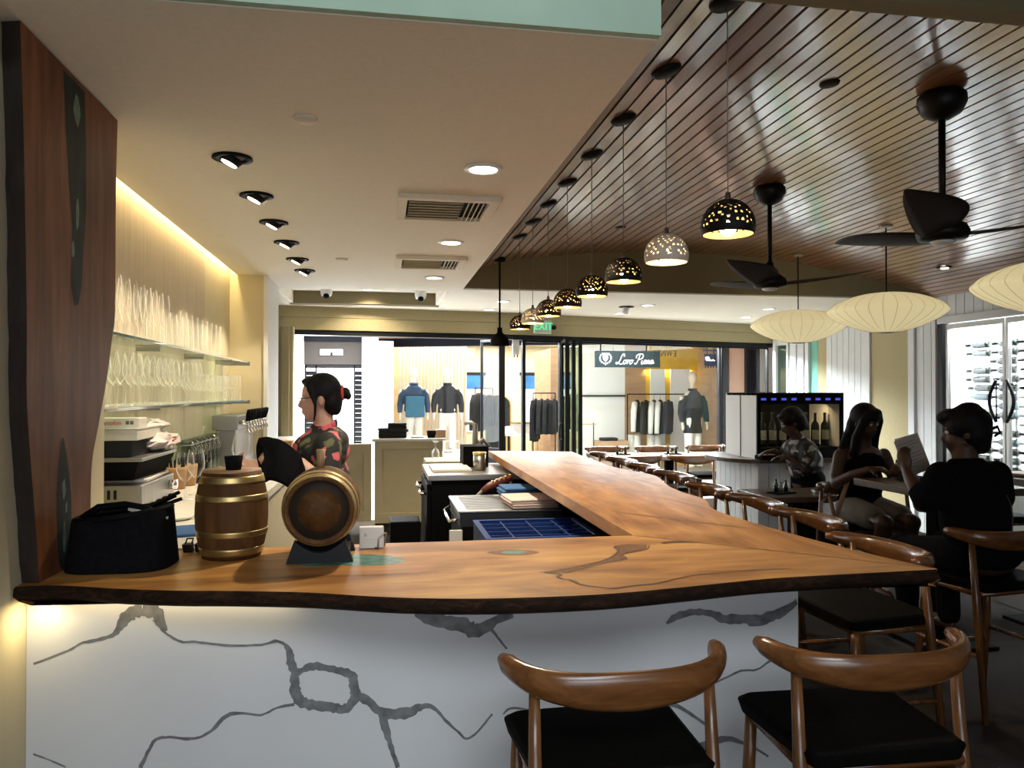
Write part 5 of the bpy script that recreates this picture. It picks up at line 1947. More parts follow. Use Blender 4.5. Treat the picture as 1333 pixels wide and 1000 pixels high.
bg = thing('black_bag', 'soft black bag of utensils on the counter against the standing slab', 'bag', (-.808, 2.61, 1.0005), -.05)
q = MB()
q.grid(lambda u, v: Vector((.155 * math.copysign(abs(math.cos(2 * PI * u)) ** .6, math.cos(2 * PI * u)) * (1 - .10 * v), .125 * math.copysign(abs(math.sin(2 * PI * u)) ** .6, math.sin(2 * PI * u)) * (1 - .12 * v), .165 * v + (.02 * math.cos(2 * PI * u) * v))), 32, 8, closed_u=True)
q.bx(-.12, .12, -.09, .09, .002, .10)
q.build('body', M['black_cloth'], bg)
q = MB()
q.tube([(.14 * math.cos(a * PI / 12), .11 * math.sin(a * PI / 12), .165 + .018 * math.cos(a * PI / 12)) for a in range(24)], .010, 8, closed=True)
q.build('rim', M['black'], bg)
MB().tube([(-.125, .0, .15), (-.08, .01, .182), (.0, .01, .190), (.06, .0, .180), (.10, 0, .165)], .012, 8).build('handle', M['black'], bg)
q = MB()
for k, (dx, dy, dz) in enumerate(((.16, .03, .055), (.17, .02, .035), (.14, .06, .04))):
    q.cyl((-.04, .01 * k, .13), (.0 + dx, dy, .17 + dz), .006, n=6)
q.build('utensils', M['black'], bg)
MB().box((.08, -.02, .165), (.13, .03, .008), (0, .2, -.4)).build('pale_spoon', M['carton'], bg)
t = thing('binder_clips', 'small black clips on the counter between the bag and the upright barrel', 'clip', (-.655, 2.79, 1.0005))
for k in range(2):
    MB().prism([(-.018 + k * .04, -.02), (.012 + k * .04, -.02), (.012 + k * .04, .02), (-.018 + k * .04, .02)], [(-.015 + k * .04, -.012), (.015 + k * .04, -.012), (.015 + k * .04, .012), (-.015 + k * .04, .012)], 0, .028).build('clip_body', M['stain'], t)
    MB().tube([(-.01 + k * .04, 0, .028), (-.01 + k * .04, .02, .042), (.01 + k * .04, .02, .042), (.01 + k * .04, 0, .028)], .003, 5).build('clip_wire', M['stain'], t)
t = thing('card_holder', 'small white card box with a bent wire on the counter beside the lying barrel', 'card holder', (-.037, 2.765, 1.0005), .06)
MB().bx(-.042, .042, -.012, .022, .0, .072, .002).build('card_block', M['carton'], t)
MB().bx(-.042, .038, -.018, -.012, 0, .030, .001).build('front_lip', M['carton'], t)
text_mesh('printed_mark', 'n', .022, M['grey_ink'], (-.022, -.0125, .046), (PI / 2, 0, 0), t, .0004)
MB().tube([(.012, -.02, .002), (.020, -.03, .0), (.022, -.028, .035), (.046, -.02, .052), (.052, -.015, .050), (.048, .01, .030), (.045, .015, .0)], .0028, 7).build('wire_stand', M['steel'], t)

# ================================================================ equipment under the inner side of the bar
ib = thing('ice_bin', 'steel ice bin with a perforated lid under the inner bar edge', 'ice bin', (.80, 5.18, 0))
MB().bx(-.33, .34, -.37, .37, .785, .80, .004).build('lid', M['steel'], ib)
MB().bx(-.32, .34, -.362, .362, .70, .785).build('rim', M['dark_steel'], ib)
q = MB()
for k in range(12):
    q.bx(-.27, .28, -.30 + k * .052, -.285 + k * .052, .8005, .803)
q.build('lid_ribs', M['steel'], ib)
MB().bx(-.31, .34, -.36, .36, .06, .70).build('body', M['black'], ib)
MB().tube([(-.33, -.30, .74), (-.375, -.28, .72), (-.375, .22, .72), (-.33, .25, .74)], .011, 8).build('handle', M['chrome'], ib)
for sx_ in (-.27, .3):
    for sy_ in (-.32, .32):
        MB().cyl((sx_, sy_, 0), (sx_, sy_, .06), .02, n=8).build('leg', M['steel'], ib)
tag(MB().bx(-.08, 0, 0, .02, 0, .34).build('white_notice', M['carton'], None, (.49, 4.76, .35)), 'white plate fixed at the near corner of the ice bin', 'plate')


def folded(name, label, loc, w, d, layers, h_, m, rz):
    t = thing(name, label, 'towel', loc, rz)
    for k in range(layers):
        q = MB()
        pts = [(-w / 2, d / 2, 0), (-w / 2, -d / 2, 0)]
        q.box((random.uniform(-.01, .01), random.uniform(-.008, .008), h_ * (k + .5)), (w, d, h_ * .86), None, h_ * .36)
        q.build('fold', m, t)
    return t


folded('white_towels', 'folded pinkish white towels on the ice bin lid', (.955, 4.99, .804), .30, .34, 4, .014, M['white_towel'], .05)
folded('blue_towels', 'folded blue towels on the ice bin lid behind the white ones', (.975, 5.36, .804), .30, .28, 4, .020, M['blue_towel'], .03)
sgun = thing('soda_gun', 'reddish soda gun on its grey hose behind the ice bin', 'soda gun', (.82, 5.62, .80))
MB().tube([(-.10, -.02, .02), (-.04, .0, .055), (.06, .02, .09), (.13, .02, .11)], [.018, .028, .03, .022], 10).build('body', M['terra_gun'], sgun)
q = MB()
for k in range(5):
    for s in (-1, 1):
        q.ell((-.02 + k * .033, s * .012, .088 + k * .011), (.010, .009, .008))
q.build('buttons', M['brass'], sgun)
MB().tube([(-.10, -.02, .02), (-.16, -.04, -.03), (-.18, -.05, -.12), (-.10, -.05, -.22)], .013, 8).build('hose', M['cord'], sgun)
MB().cyl((.12, .02, .11), (.14, .04, -.1), .008, n=8).build('holder', M['steel'], sgun)
rk = thing('glass_rack', 'blue plastic glass rack under the inner bar edge', 'rack', (.82, 4.14, .60))
q = MB()
for (a, b, c, d) in ((-.30, -.275, -.29, .29), (.275, .30, -.29, .29), (-.275, .275, -.29, -.265), (-.275, .275, .265, .29)):
    q.bx(a, b, c, d, .03, .20)
q.build('walls', M['blue_rack'], rk)
q = MB()
for k in range(1, 5):
    q.bx(-.275, .275, -.29 + k * .116 - .004, -.29 + k * .116 + .004, .19, .20)
for k in range(1, 4):
    q.bx(-.30 + k * .15 - .004, -.30 + k * .15 + .004, -.265, .265, .19, .20)
q.build('grid', M['blue_rack'], rk)
q = MB()
for (a, b, c, d) in ((-.305, .305, -.295, -.262), (-.305, .305, .262, .295), (-.305, -.272, -.262, .262), (.272, .305, -.262, .262)):
    q.bx(a, b, c, d, .198, .207, .003)
q.build('rim', M['blue_rack'], rk)
MB().bx(-.29, .29, -.28, .28, .0, .03).build('base', M['blue_rack'], rk)
tag(MB().bx(-.33, .40, -.34, .32, .0, .60).build('under_bar_shelf', M['matte'], None, (.82, 4.14, 0)), 'black shelf unit carrying the blue glass rack', 'shelf unit')
fr = thing('bar_fridge', 'black bar fridge with a steel top and handles under the far bar end', 'fridge', (.74, 6.52, 0))
MB().bx(-.36, .46, -.46, .46, .02, .85).build('body', M['black'], fr)
MB().bx(-.385, .47, -.48, .48, .85, .895, .004).build('top', M['steel'], fr)
for (y0, y1) in ((-.44, -.02), (.02, .44)):
    d_ = MB().bx(-.395, -.362, y0, y1, .06, .82, .004).build('door', M['black'], fr)
    MB().tube([(-.395, y0 + .06, .74), (-.44, y0 + .06, .74), (-.44, y1 - .06, .74), (-.395, y1 - .06, .74)], .011, 8).build('handle', M['chrome'], d_)
for (sx_, sy_) in ((-.3, -.4), (.4, -.4), (-.3, .4), (.4, .4)):
    MB().cyl((sx_, sy_, 0), (sx_, sy_, .02), .02, n=8).build('foot', M['black'], fr)
tag(MB().box((0, 0, .011), (.32, .52, .022), None, .004).build('cutting_board', M['carton'], None, (.56, 6.52, .8955)), 'white cutting board on the bar fridge', 'cutting board')
ck = thing('canister', 'steel canister with a yellow and white lid on the bar fridge', 'canister', (.80, 6.38, .8955))
MB().lathe([(0, 0), (.052, 0), (.052, .13), (0, .13)], 18).build('body', M['steel'], ck)
MB().lathe([(0, .13), (.056, .13), (.056, .15), (0, .155)], 18).build('lid', M['gold'], ck)
tag(MB().box((0, 0, .09), (.22, .30, .18), None, .006).build('black_caddy', M['matte'], None, (.80, 6.78, .8955)), 'black bar caddy on the far end of the fridge', 'caddy')
for k in range(6):
    c = place(sm, used, (.50 + (k % 3) * .10, 7.30 + (k // 3) * .12, .90))
    c['label'] = 'upturned clear glass on the pale ledge beyond the fridge'
    c['group'] = 'glasses on the ledge beyond the fridge'
    c.rotation_euler = (PI, 0, 0)
    c.location.z += .18
tag(MB().bx(.40, .92, 7.15, 7.62, 0, .90).build('ledge_cabinet', M['cream_cab']), 'pale low cabinet at the far inner end of the bar', 'cabinet')
t = thing('black_tap', 'tall curved grey tap at the far end of the bar', 'tap', (.87, 7.28, .90))
MB().tube([(0, 0, 0), (0, 0, .26), (.0, .01, .33), (-.04, .02, .36), (-.10, .02, .34)], [.030, .028, .024, .020, .017], 10).build('spout', M['steel'], t)
MB().tube([(0, 0, .15), (.08, .03, .19), (.14, .05, .12)], [.018, .022, .014], 8).build('handle', M['steel'], t)
for (x_, y_, lb) in ((.18, 6.3, 'black crate on the floor in front of the bar fridge'),):
    t = thing('black_crate', lb, 'crate', (x_, y_, 0))
    MB().bx(-.22, .12, -.25, .25, 0, .34, .01).build('body', M['matte'], t)
    MB().bx(-.12, .12, -.15, .15, .34, .52, .01).build('upper_box', M['black'], t)


# cream gate and end cabinet behind the bar
def panel_cabinet(name, label, cat, x0, x1, y0, y1, z0, z1, topm):
    t = thing(name, label, cat, ((x0 + x1) / 2, (y0 + y1) / 2, 0))
    w, d = (x1 - x0) / 2, (y1 - y0) / 2
    MB().bx(-w, w, -d + .01, d, z0, z1).build('body', M['cream_cab'], t)
    q = MB()
    st_ = .085
    for (a, b, c, e) in ((-w, w, z1 - st_, z1), (-w, w, z0, z0 + st_ * 1.3), (-w, -w + st_, z0 + st_ * 1.3, z1 - st_), (w - st_, w, z0 + st_ * 1.3, z1 - st_)):
        q.bx(a, b, -d - .012, -d + .01, c, e, .002)
    q.build('panel_frame', M['cream_cab'], t)
    if topm:
        MB().bx(-w - .03, w + .03, -d - .03, d + .02, z1, z1 + .03, .004).build('top', M[topm], t)
    return t


panel_cabinet('end_cabinet', 'cream panelled end cabinet with a stone top behind the bar', 'cabinet', -.085, .665, 8.60, 9.00, .10, 1.00, 'quartz')
tag(MB().bx(-.08, .66, 8.64, 8.98, 0, .10).build('plinth', M['brown_wall']), 'dark brown plinth under the cream end cabinet', 'plinth')
panel_cabinet('swing_gate', 'cream panelled swing gate left of the end cabinet', 'gate', -.60, -.12, 8.62, 8.68, .12, .975, None)
panel_cabinet('left_cabinet', 'low cream cabinet with a pale top by the left jamb', 'cabinet', -1.26, -1.0, 8.30, 8.9, 0, 1.02, 'quartz')
for k, (x_, w_, h_, lb) in enumerate(((.03, .15, .11, 'black folded napkins at the left end of the end cabinet'), (.17, .21, .17, 'tall stack of black folded napkins on the end cabinet'))):
    t = thing('napkin_stack', lb, 'napkins', (x_, 8.78, 1.03))
    for j in range(5):
        MB().box((random.uniform(-.008, .008), random.uniform(-.01, .01), h_ * (j + .5) / 5), (w_, .2, h_ / 5 * .94), (0, 0, random.uniform(-.08, .08)), h_ / 14).build('napkin', M['dark_cloth'], t)
pl = MB().lathe([(0, 0), (.06, 0), (.10, .016), (.095, .019), (0, .008)], 20)
tag(pl.build('plate', M['carton'], None, (.39, 8.75, 1.03)), 'white plate on the end cabinet', 'plate')
tag(MB().lathe([(0, .024), (.055, .024), (.095, .036), (.09, .04), (0, .030)], 20).build('plate', M['carton'], None, (.39, 8.75, 1.01)), 'white plate stacked on the other on the end cabinet', 'plate')
cp = MB().lathe([(0, 0), (.045, 0), (.055, .08), (.05, .08), (.04, .01), (0, .01)], 16, caps=False)
tag(cp.build('cup', M['matte'], None, (.545, 8.72, 1.03)), 'black cup on the end cabinet beside the brown box', 'cup')
tag(MB().box((0, 0, .045), (.11, .12, .09), None, .003).build('small_box', M['tan_wall'], None, (.65, 8.74, 1.03)), 'small brown box at the right end of the end cabinet', 'box')


# ================================================================ tables and chairs in the room
def pedestal_table(label, x_, y_, w, d, h_, topm, rz=0.0, group=None):
    t = thing('dining_table', label, 'table', (x_, y_, 0), rz, group)
    MB().box((0, 0, h_ - .0225), (w, d, .045), None, .004).build('tabletop', M[topm], t)
    MB().box((0, 0, (h_ - .045) / 2 + .01), (.09, .09, h_ - .065)).build('post', M['matte'], t)
    MB().box((0, 0, .01), (.46, .46, .02), None, .004).build('base_plate', M['matte'], t)
    MB().box((0, 0, h_ - .055), (.36, .36, .018)).build('top_bracket', M['matte'], t)
    return t


pedestal_table('tall dark table between the seated couple', 3.42, 4.30, .70, .68, .98, 'table_top')
pedestal_table('tall table at the right edge behind the person with the menu', 4.42, 4.42, .66, .66, .98, 'table_top')
pedestal_table('dark low table in front of the wine dispenser counter', 3.24, 5.66, .74, .52, .75, 'table_top')
pedestal_table('pale table by the shop window, nearest the folded glass stack', 2.86, 9.18, .60, .64, .77, 'pale_table')
pedestal_table('pale table by the shop window, the middle of three', 3.52, 9.12, .60, .64, .77, 'pale_table')
pedestal_table('pale table by the shop window, beside the white counter', 4.22, 9.10, .60, .64, .77, 'pale_table')


def dchair(x_, y_, rz, label):
    if not DC:
        t = thing('dining_chair', label, 'chair', (x_, y_, 0), rz, 'low elbow chairs')
        elbow_parts(t, .47, .80, foot=False)
        DC.append(t)
        return t
    return dup(DC[0], (x_, y_, 0), rz, label)


DC = []
dchair(2.90, 9.66, PI, 'elbow chair between the first pale table and the glass')
dchair(3.56, 9.62, PI, 'elbow chair between the middle pale table and the glass')
dchair(4.28, 9.66, PI, 'elbow chair between the pale table by the white counter and the glass')
dchair(3.50, 8.42, 0, 'elbow chair drawn up to the near side of the middle pale table')
dchair(4.22, 8.44, .1, 'elbow chair on the near side of the pale table by the white counter')
dchair(2.86, 8.46, .05, 'elbow chair on the near side of the first pale table')
dchair(2.66, 5.78, -PI / 2, 'dark elbow chair at the left end of the low dark table')
dchair(3.98, 5.75, PI / 2, 'dark elbow chair at the right end of the low dark table, behind the long-haired person')
s = dup(stool, (3.36, 4.98, 0), PI, 'walnut stool carrying the person with long black hair', 'walnut stools at the tall tables')
s = dup(stool, (2.98, 3.42, 0), .12, 'walnut stool carrying the person reading the menu', 'walnut stools at the tall tables')
s = dup(stool, (4.30, 3.50, 0), -.1, 'walnut stool at the table on the right edge', 'walnut stools at the tall tables')
s = dup(stool, (4.46, 5.08, 0), PI, 'walnut stool behind the right edge table facing the front', 'walnut stools at the tall tables')


def caddy(x_, y_, z_, label, rz=0.0):
    t = thing('condiment_caddy', label, 'caddy', (x_, y_, z_), rz)
    MB().box((0, 0, .006), (.20, .12, .012), None, .003).build('tray', M['matte'], t)
    for dx, h_, r_, m_ in ((-.06, .10, .018, 'bottle'), (-.01, .07, .02, 'jar_glass'), (.045, .085, .018, 'bottle')):
        b = MB().lathe([(0, .012), (r_, .012), (r_, .012 + h_ * .6), (r_ * .5, .012 + h_ * .8), (r_ * .5, .012 + h_), (0, .012 + h_)], 12).build('bottle', M[m_], t, (dx, 0, 0))
        MB().lathe([(0, 0), (r_ * .6, 0), (r_ * .6, .012), (0, .012)], 10).build('cap', M['steel'], b, (0, 0, .012 + h_))
    return t


caddy(2.92, 9.15, .77, 'black condiment caddy on the first pale table')
caddy(3.56, 9.10, .77, 'black condiment caddy on the middle pale table')
caddy(4.28, 9.08, .77, 'black condiment caddy on the pale table by the white counter')
caddy(3.10, 5.62, .75, 'dark condiment caddy on the low dark table', .3)
caddy(4.50, 4.30, .98, 'black condiment caddy on the right edge table', .4)
t = thing('cutlery_roll', 'rolled cutlery and small glasses on the low dark table', 'cutlery', (3.36, 5.60, .75))
for k in range(3):
    MB().cyl((-.02 + k * .05, -.08, .012), (.04 + k * .05, .08, .012), .011, n=8).build('cutlery', M['steel'], t)
tag(MB().lathe([(0, .0), (.07, .004), (.11, .02), (.105, .023), (0, .008)], 24).build('plate', M['matte'], None, (3.36, 4.42, .98)), 'dark plate on the tall table before the long-haired person', 'plate')
tag(MB().lathe([(0, .0), (.04, .0), (.06, .045), (.055, .045), (.035, .008), (0, .008)], 18).build('bowl', M['matte'], None, (3.55, 4.18, .98)), 'small black bowl on the tall table near the menu', 'bowl')
tag(MB().lathe([(0, .0), (.09, .004), (.13, .022), (.125, .025), (0, .008)], 24).build('plate', M['tan_wall'], None, (4.28, 4.52, .98)), 'brown wooden plate on the right edge table', 'plate')
tag(MB().lathe([(0, .003), (.026, .003), (.030, .13), (.027, .13), (.024, .01), (0, .01)], 16).build('water_glass', M['stemware'], None, (3.20, 4.10, .98)), 'clear water glass on the tall table beside the menu', 'glass')

# ================================================================ wine dispenser on its counter
wc = thing('service_counter', 'white boarded service counter with a rounded dark top under the wine dispenser', 'counter', (3.80, 6.95, 0))
q = MB()
boards(q, -.42, .45, 0, .90, .105, -.44)
q.bx(-.41, .52, -.41, .45, 0, .90)
for i in range(9):
    q.bx(-.44 + i * .107, -.44 + i * .107 + .102, -.44, -.41, 0, .90)
q.build('body', M['ship'], wc)
q = MB()
rt = [(-.52 + .0, -.30)] + [(-.34 - .32 * math.sin(a * PI / 16), .02 - .42 * math.cos(a * PI / 16)) for a in range(2, 15)] + [(-.40, .46), (.56, .46), (.56, -.48), (-.36, -.48)]
q.prism([(-.36, -.48)] + [(-.36 - .34 * math.sin(a * PI / 14), .0 - .48 * math.cos(a * PI / 14)) for a in range(1, 14)] + [(-.36, .48), (.56, .48), (.56, -.48)], None, .90, .935)
q.build('top', M['table_top'], wc)
dp = thing('wine_dispenser', 'black wine dispenser with white sides, blue displays and lit bottles', 'wine dispenser', (3.80, 6.87, .936))
q = MB()
q.bx(-.43, -.405, -.32, .32, 0, .60)
q.bx(.405, .43, -.32, .32, 0, .60)
q.bx(-.405, .405, .29, .32, 0, .60)
q.build('side_panels', M['store_white'], dp)
MB().bx(-.434, -.43, -.006, .006, .0, .6).build('side_joint', M['grey_cloth'], dp)
q = MB()
q.bx(-.43, .43, -.335, .29, .58, .605)
q.bx(-.405, .405, -.335, .29, 0, .10)
q.bx(-.43, -.40, -.335, -.31, 0, .6)
q.bx(.40, .43, -.335, -.31, 0, .6)
q.bx(-.40, .40, -.335, -.28, .50, .58)
q.bx(-.40, .40, .20, .29, .10, .50)
q.build('cabinet_body', M['black'], dp)
q = MB()
for k in range(8):
    x_ = -.35 + k * .10 + (.02 if k > 3 else -.02)
    q.bx(x_ - .024, x_ + .024, -.338, -.335, .535, .555)
q.build('displays', M['screen'], dp)
MB().bx(-.40, .40, -.325, -.322, .10, .50).build('glass_door', M['pane'], dp)
area('dispenser_light', (0, -.10, .49), (0, .3, -1), .72, .05, 1.6, (1, .72, .36), parent=dp)
BOT = [(0, .0), (.036, .002), (.037, .02), (.037, .185), (.030, .215), (.014, .235), (.0125, .30), (.0145, .302), (.0145, .315), (0, .315)]
for k in range(8):
    x_ = -.35 + k * .10 + (.02 if k > 3 else -.02)
    t = thing('wine_bottle', 'dark labelled bottle standing in the lit dispenser', 'bottle', (3.80 + x_, 6.87 - .12, 1.0365), 0, 'bottles in the dispenser')
    MB().lathe(BOT, 16).build('body', M['bottle'], t)
    q = MB()
    q.grid(lambda u, v: Vector((.0378 * math.sin((u - .5) * 2.6), -.0378 * math.cos((u - .5) * 2.6), .06 + .09 * v)), 12, 2)
    q.build('label_band', M['label'], t)
t = thing('order_tray', 'dark tray with a tan sheet on the service counter before the staff member', 'tray', (3.50, 6.50, .936), .1)
MB().box((0, 0, .02), (.30, .13, .04), None, .01).build('body', M['matte'], t)
MB().box((0, 0, .043), (.26, .11, .005), (.0, 0, 0)).build('sheet', M['tan_wall'], t)

# ================================================================ bottles in the cellar
random.seed(21)
bp = None
for (ym, xr) in ((7.13, 6.3), (6.78, 6.3), (6.43, 6.3), (6.08, 6.3), (5.73, 6.3)):
    for r_ in range(15):
        if random.random() < .08:
            continue
        z_ = .75 + r_ * .093
        if bp is None:
            bp = thing('cellar_bottle', 'dark wine bottle lying on the cellar rack', 'bottle', (xr, ym, z_), 0, 'dark bottles lying in the wine cellar')
            MB().lathe(BOT, 12, mtx=Euler((-PI / 2, 0, 0)).to_matrix()).build('body', M['bottle'], bp)
            MB().lathe([(.0152, .25), (.0152, .316), (0, .317)], 10, mtx=Euler((-PI / 2, 0, 0)).to_matrix()).build('foil', M['black'], bp)
            pale = thing('cellar_bottle', 'pale wine bottle lying on the cellar rack', 'bottle', (xr, ym, -6), 0, 'pale bottles lying in the wine cellar')
            MB().lathe(BOT, 12, mtx=Euler((-PI / 2, 0, 0)).to_matrix()).build('body', M['bottle_pale'], pale)
            MB().lathe([(.0152, .25), (.0152, .316), (0, .317)], 10, mtx=Euler((-PI / 2, 0, 0)).to_matrix()).build('foil', M['carton'], pale)
            pused = False
        elif r_ in (3, 5, 6, 7, 8) and random.random() < .75:
            if not pused:
                pale.location = (xr, ym, z_)
                pused = True
            else:
                dup(pale, (xr, ym, z_))
        else:
            dup(bp, (xr, ym + random.uniform(-.02, .02), z_))
rkc = thing('cellar_rack', 'thin steel peg rack carrying the lying bottles in the wine cellar', 'rack', (6.35, 6.4, 0))
for ym in (7.13, 6.78, 6.43, 6.08, 5.73):
    q = MB()
    for dy in (.06, .22):
        q.bx(-.008, .008, ym - 6.4 + dy - .012, ym - 6.4 + dy + .012, .69, 2.455)
        for r_ in range(15):
            z_ = .75 + r_ * .093
            q.bx(-.09, -.008, ym - 6.4 + dy - .006, ym - 6.4 + dy + .006, z_ - .0465, z_ - .038)
    q.build('upright', M['steel'], rkc)
tag(MB().box((0, 0, .34), (.30, 1.9, .68), None, .006).build('cellar_cabinet', M['steel'], None, (6.32, 6.55, 0)), 'steel cabinet below the bottle rack in the cellar', 'cabinet')


# ================================================================ people
def limb(q, pts, rad, n=12):
    q.tube(pts, rad, n)
    for p, r_ in zip(pts, rad):
        if isinstance(r_, tuple):
            continue
        q.ell(p, (r_, r_, r_), None, 10, 8)


def hand(q, w, d, nrm, side, curl=.6, s=1.0, thumb=.5):
    """A palm, four unequal bent fingers and a thumb. d: pointing direction; nrm: the way the palm faces; side +1/-1: thumb side."""
    w, d, nrm = Vector(w), Vector(d).normalized(), Vector(nrm)
    nrm = (nrm - d * nrm.dot(d)).normalized()
    l = d.cross(nrm).normalized() * side
    R_ = Matrix((d, l, nrm)).transposed()
    q.ell(w + d * .045 * s, (.052 * s, .041 * s, .016 * s), R_, 14, 10)
    q.tube([w - d * .02 * s, w + d * .03 * s], [(.022 * s, .022 * s), (.024 * s, .020 * s)], 10)
    L_ = (.070, .080, .074, .058)
    for i in range(4):
        p = w + d * (.082 - .006 * abs(i - 1.2)) * s + l * (.029 - .0195 * i) * s
        a = .15
        pts = [p - d * .02 * s, p]
        for k, f in enumerate((.45, .32, .23)):
            a += curl * (.75 if k == 0 else 1.0)
            dr = d * math.cos(a) + nrm * math.sin(a)
            p = p + dr * L_[i] * f * s
            pts.append(p)
        limb(q, pts, [.0092 * s, .0092 * s, .0085 * s, .0078 * s, .0068 * s], 8)
    p = w + d * .020 * s + l * .030 * s
    d1 = (d * .62 + l * .62 + nrm * thumb).normalized()
    d2 = (d * .85 + l * .12 + nrm * (thumb + .25)).normalized()
    limb(q, [p - l * .014 * s, p + d1 * .036 * s, p + d1 * .036 * s + d2 * .03 * s], [.012 * s, .0105 * s, .008 * s], 8)


def head(q, c, fwd, s=1.0, upv=(0, 0, 1), face=True):
    """Skull, jaw, nose, brow, lips, chin and ears, facing fwd; c is the middle of the skull."""
    c, f = Vector(c), Vector(fwd).normalized()
    u = Vector(upv)
    u = (u - f * u.dot(f)).normalized()
    l = u.cross(f).normalized()
    R_ = Matrix((f, l, u)).transposed()
    P_ = lambda a, b, d: c + (f * a + l * b + u * d) * s
    q.ell(P_(-.008, 0, .022), (.096 * s, .076 * s, .098 * s), R_, 20, 14)
    q.ell(P_(.030, 0, -.045), (.060 * s, .058 * s, .075 * s), R_, 16, 12)
    q.ell(P_(.052, 0, -.098), (.024 * s, .026 * s, .018 * s), R_, 12, 8)
    if face:
        q.tube([P_(.078, 0, .012), P_(.096, 0, -.020), P_(.104, 0, -.034)], [.009 * s, .011 * s, .012 * s], 8)
        q.ell(P_(.098, 0, -.036), (.013 * s, .016 * s, .010 * s), R_, 8, 6)
        q.ell(P_(.082, 0, -.062), (.013 * s, .022 * s, .006 * s), R_, 8, 6)
        q.ell(P_(.080, 0, -.073), (.013 * s, .020 * s, .007 * s), R_, 8, 6)
        for sd in (-1, 1):
            q.ell(P_(.072, sd * .030, .024), (.018 * s, .028 * s, .009 * s), R_, 8, 6)
            q.ell(P_(-.008, sd * .078, -.012), (.018 * s, .009 * s, .031 * s), R_, 10, 8)
    return P_, R_


def eyes(P_, R_, parent, org):
    for sd in (-1, 1):
        e = MB()
        e.ell(P_(.078, sd * .031, .004) - org, (.011, .013, .010), R_, 10, 8)
        e.m(1).ell(P_(.0865, sd * .031, .004) - org, (.0035, .006, .006), R_, 8, 6)
        e.build('eye', [M['carton'], M['black']], parent)


# ---- the bartender, in profile to the left, holding a glass, a black cloth over the arm
ox, oy = -.27, 4.12
bt = thing('person', 'person in a dark floral shirt with hair bun, holding a glass behind the bar', 'person', (ox, oy, 0))
O = Vector((ox, oy, 0))
W = lambda x_, y_, z_: Vector((x_, y_, z_)) - O
hc = Vector((-.325, 4.10, 1.515))
q = MB()
fw = Vector((-1, -.10, -.06))
P_, R_ = head(q, hc - O, fw, .98)
q.tube([W(-.305, 4.11, 1.29), W(-.30, 4.11, 1.37), W(-.312, 4.105, 1.46)], [.070, .054, .050], 14)
q.ell(W(-.31, 4.12, 1.245), (.11, .165, .10))
q.ell(W(-.315, 4.12, 1.06), (.11, .14, .18))
q.ell(W(-.275, 4.12, .88), (.115, .16, .13))
for s_, y_ in ((-1, 4.04), (1, 4.20)):
    limb(q, [W(-.265, y_, .85), W(-.275, y_, .46), W(-.245, y_, .08)], [.082, .056, .040])
    q.ell(W(-.295, y_, .035), (.115, .042, .035))
# near (left) arm: elbow low by the lying barrel, forearm rising forward to the cloth
limb(q, [W(-.27, 3.965, 1.28), W(-.275, 3.91, 1.10), W(-.285, 3.905, 1.085)], [.050, .042, .040])
limb(q, [W(-.285, 3.905, 1.09), W(-.40, 3.90, 1.19), W(-.475, 3.92, 1.235)], [.041, .038, .026])
hand(q, W(-.475, 3.92, 1.235), (-1, .1, .12), (.1, .8, -.6), 1, .5)
# far (right) arm reaching to the glass
limb(q, [W(-.31, 4.27, 1.28), W(-.36, 4.28, 1.10), W(-.37, 4.26, 1.085)], [.050, .042, .040])
limb(q, [W(-.37, 4.26, 1.09), W(-.50, 4.16, 1.12), W(-.60, 4.08, 1.165)], [.041, .036, .025])
hand(q, W(-.603, 4.074, 1.167), (-.95, -.25, .16), (.20, -.55, .80), -1, .62, 1.08)
soften(q.build('body', M['skin'], bt), .0062, 4)
eyes(P_, R_, bt, Vector((0, 0, 0)))
q = MB()
q.tube([P_(.083, .062, .006), P_(.096, .030, .006), P_(.098, 0, .008), P_(.096, -.030, .006), P_(.083, -.062, .006), P_(.0, -.080, .010)], .0022, 6)
q.tube([P_(.083, .062, .006), P_(.0, .080, .010)], .0022, 6)
for sd in (-1, 1):
    q.tube([P_(.100, sd * .034 + .024 * math.cos(a * PI / 8), .002 + .017 * math.sin(a * PI / 8)) for a in range(16)], .0017, 5, closed=True)
q.build('glasses', M['stain'], bt)
q = MB()
q.ell(P_(-.022, 0, .040), (.098, .086, .096), R_, 20, 14)
q.ell(P_(-.060, 0, -.010), (.062, .076, .085), R_, 16, 12)
q.ell(P_(-.082, 0, -.045), (.034, .052, .050), R_, 14, 10)
for sd in (-1, 1):
    q.tube([P_(.055, sd * .060, .085), P_(.040, sd * .081, .03), P_(.022, sd * .084, -.03), P_(.030, sd * .078, -.10), P_(.036, sd * .072, -.13)], [.016, .014, .010, .007, .003], 8)
q.ell(P_(.046, 0, .092), (.040, .060, .022), R_, 14, 10)
soften(q.build('hair', M['hair'], bt), .007, 3)
q = MB()
q.ell(P_(-.135, 0, .020), (.030, .034, .032), R_, 14, 10)
q.ell(P_(-.150, .012, .006), (.018, .024, .022), R_, 12, 8)
q.build('hair_bun', M['hair'], bt)
q = MB()
q.tube([P_(-.120 + .002 * math.cos(a), .036 * math.cos(a * PI / 7), .022 + .036 * math.sin(a * PI / 7)) for a in range(14)], .008, 8, closed=True)
q.build('hair_tie', M['red_ink'], bt)
q = MB()
q.ell(W(-.315, 4.12, 1.245), (.150, .185, .110))
q.ell(W(-.275, 4.12, 1.295), (.105, .155, .075))
q.ell(W(-.318, 4.12, 1.08), (.155, .170, .19))
q.ell(W(-.285, 4.12, .92), (.140, .175, .15))
q.tube([W(-.30, 4.115, 1.29), W(-.288, 4.112, 1.375)], [.105, .074], 16)
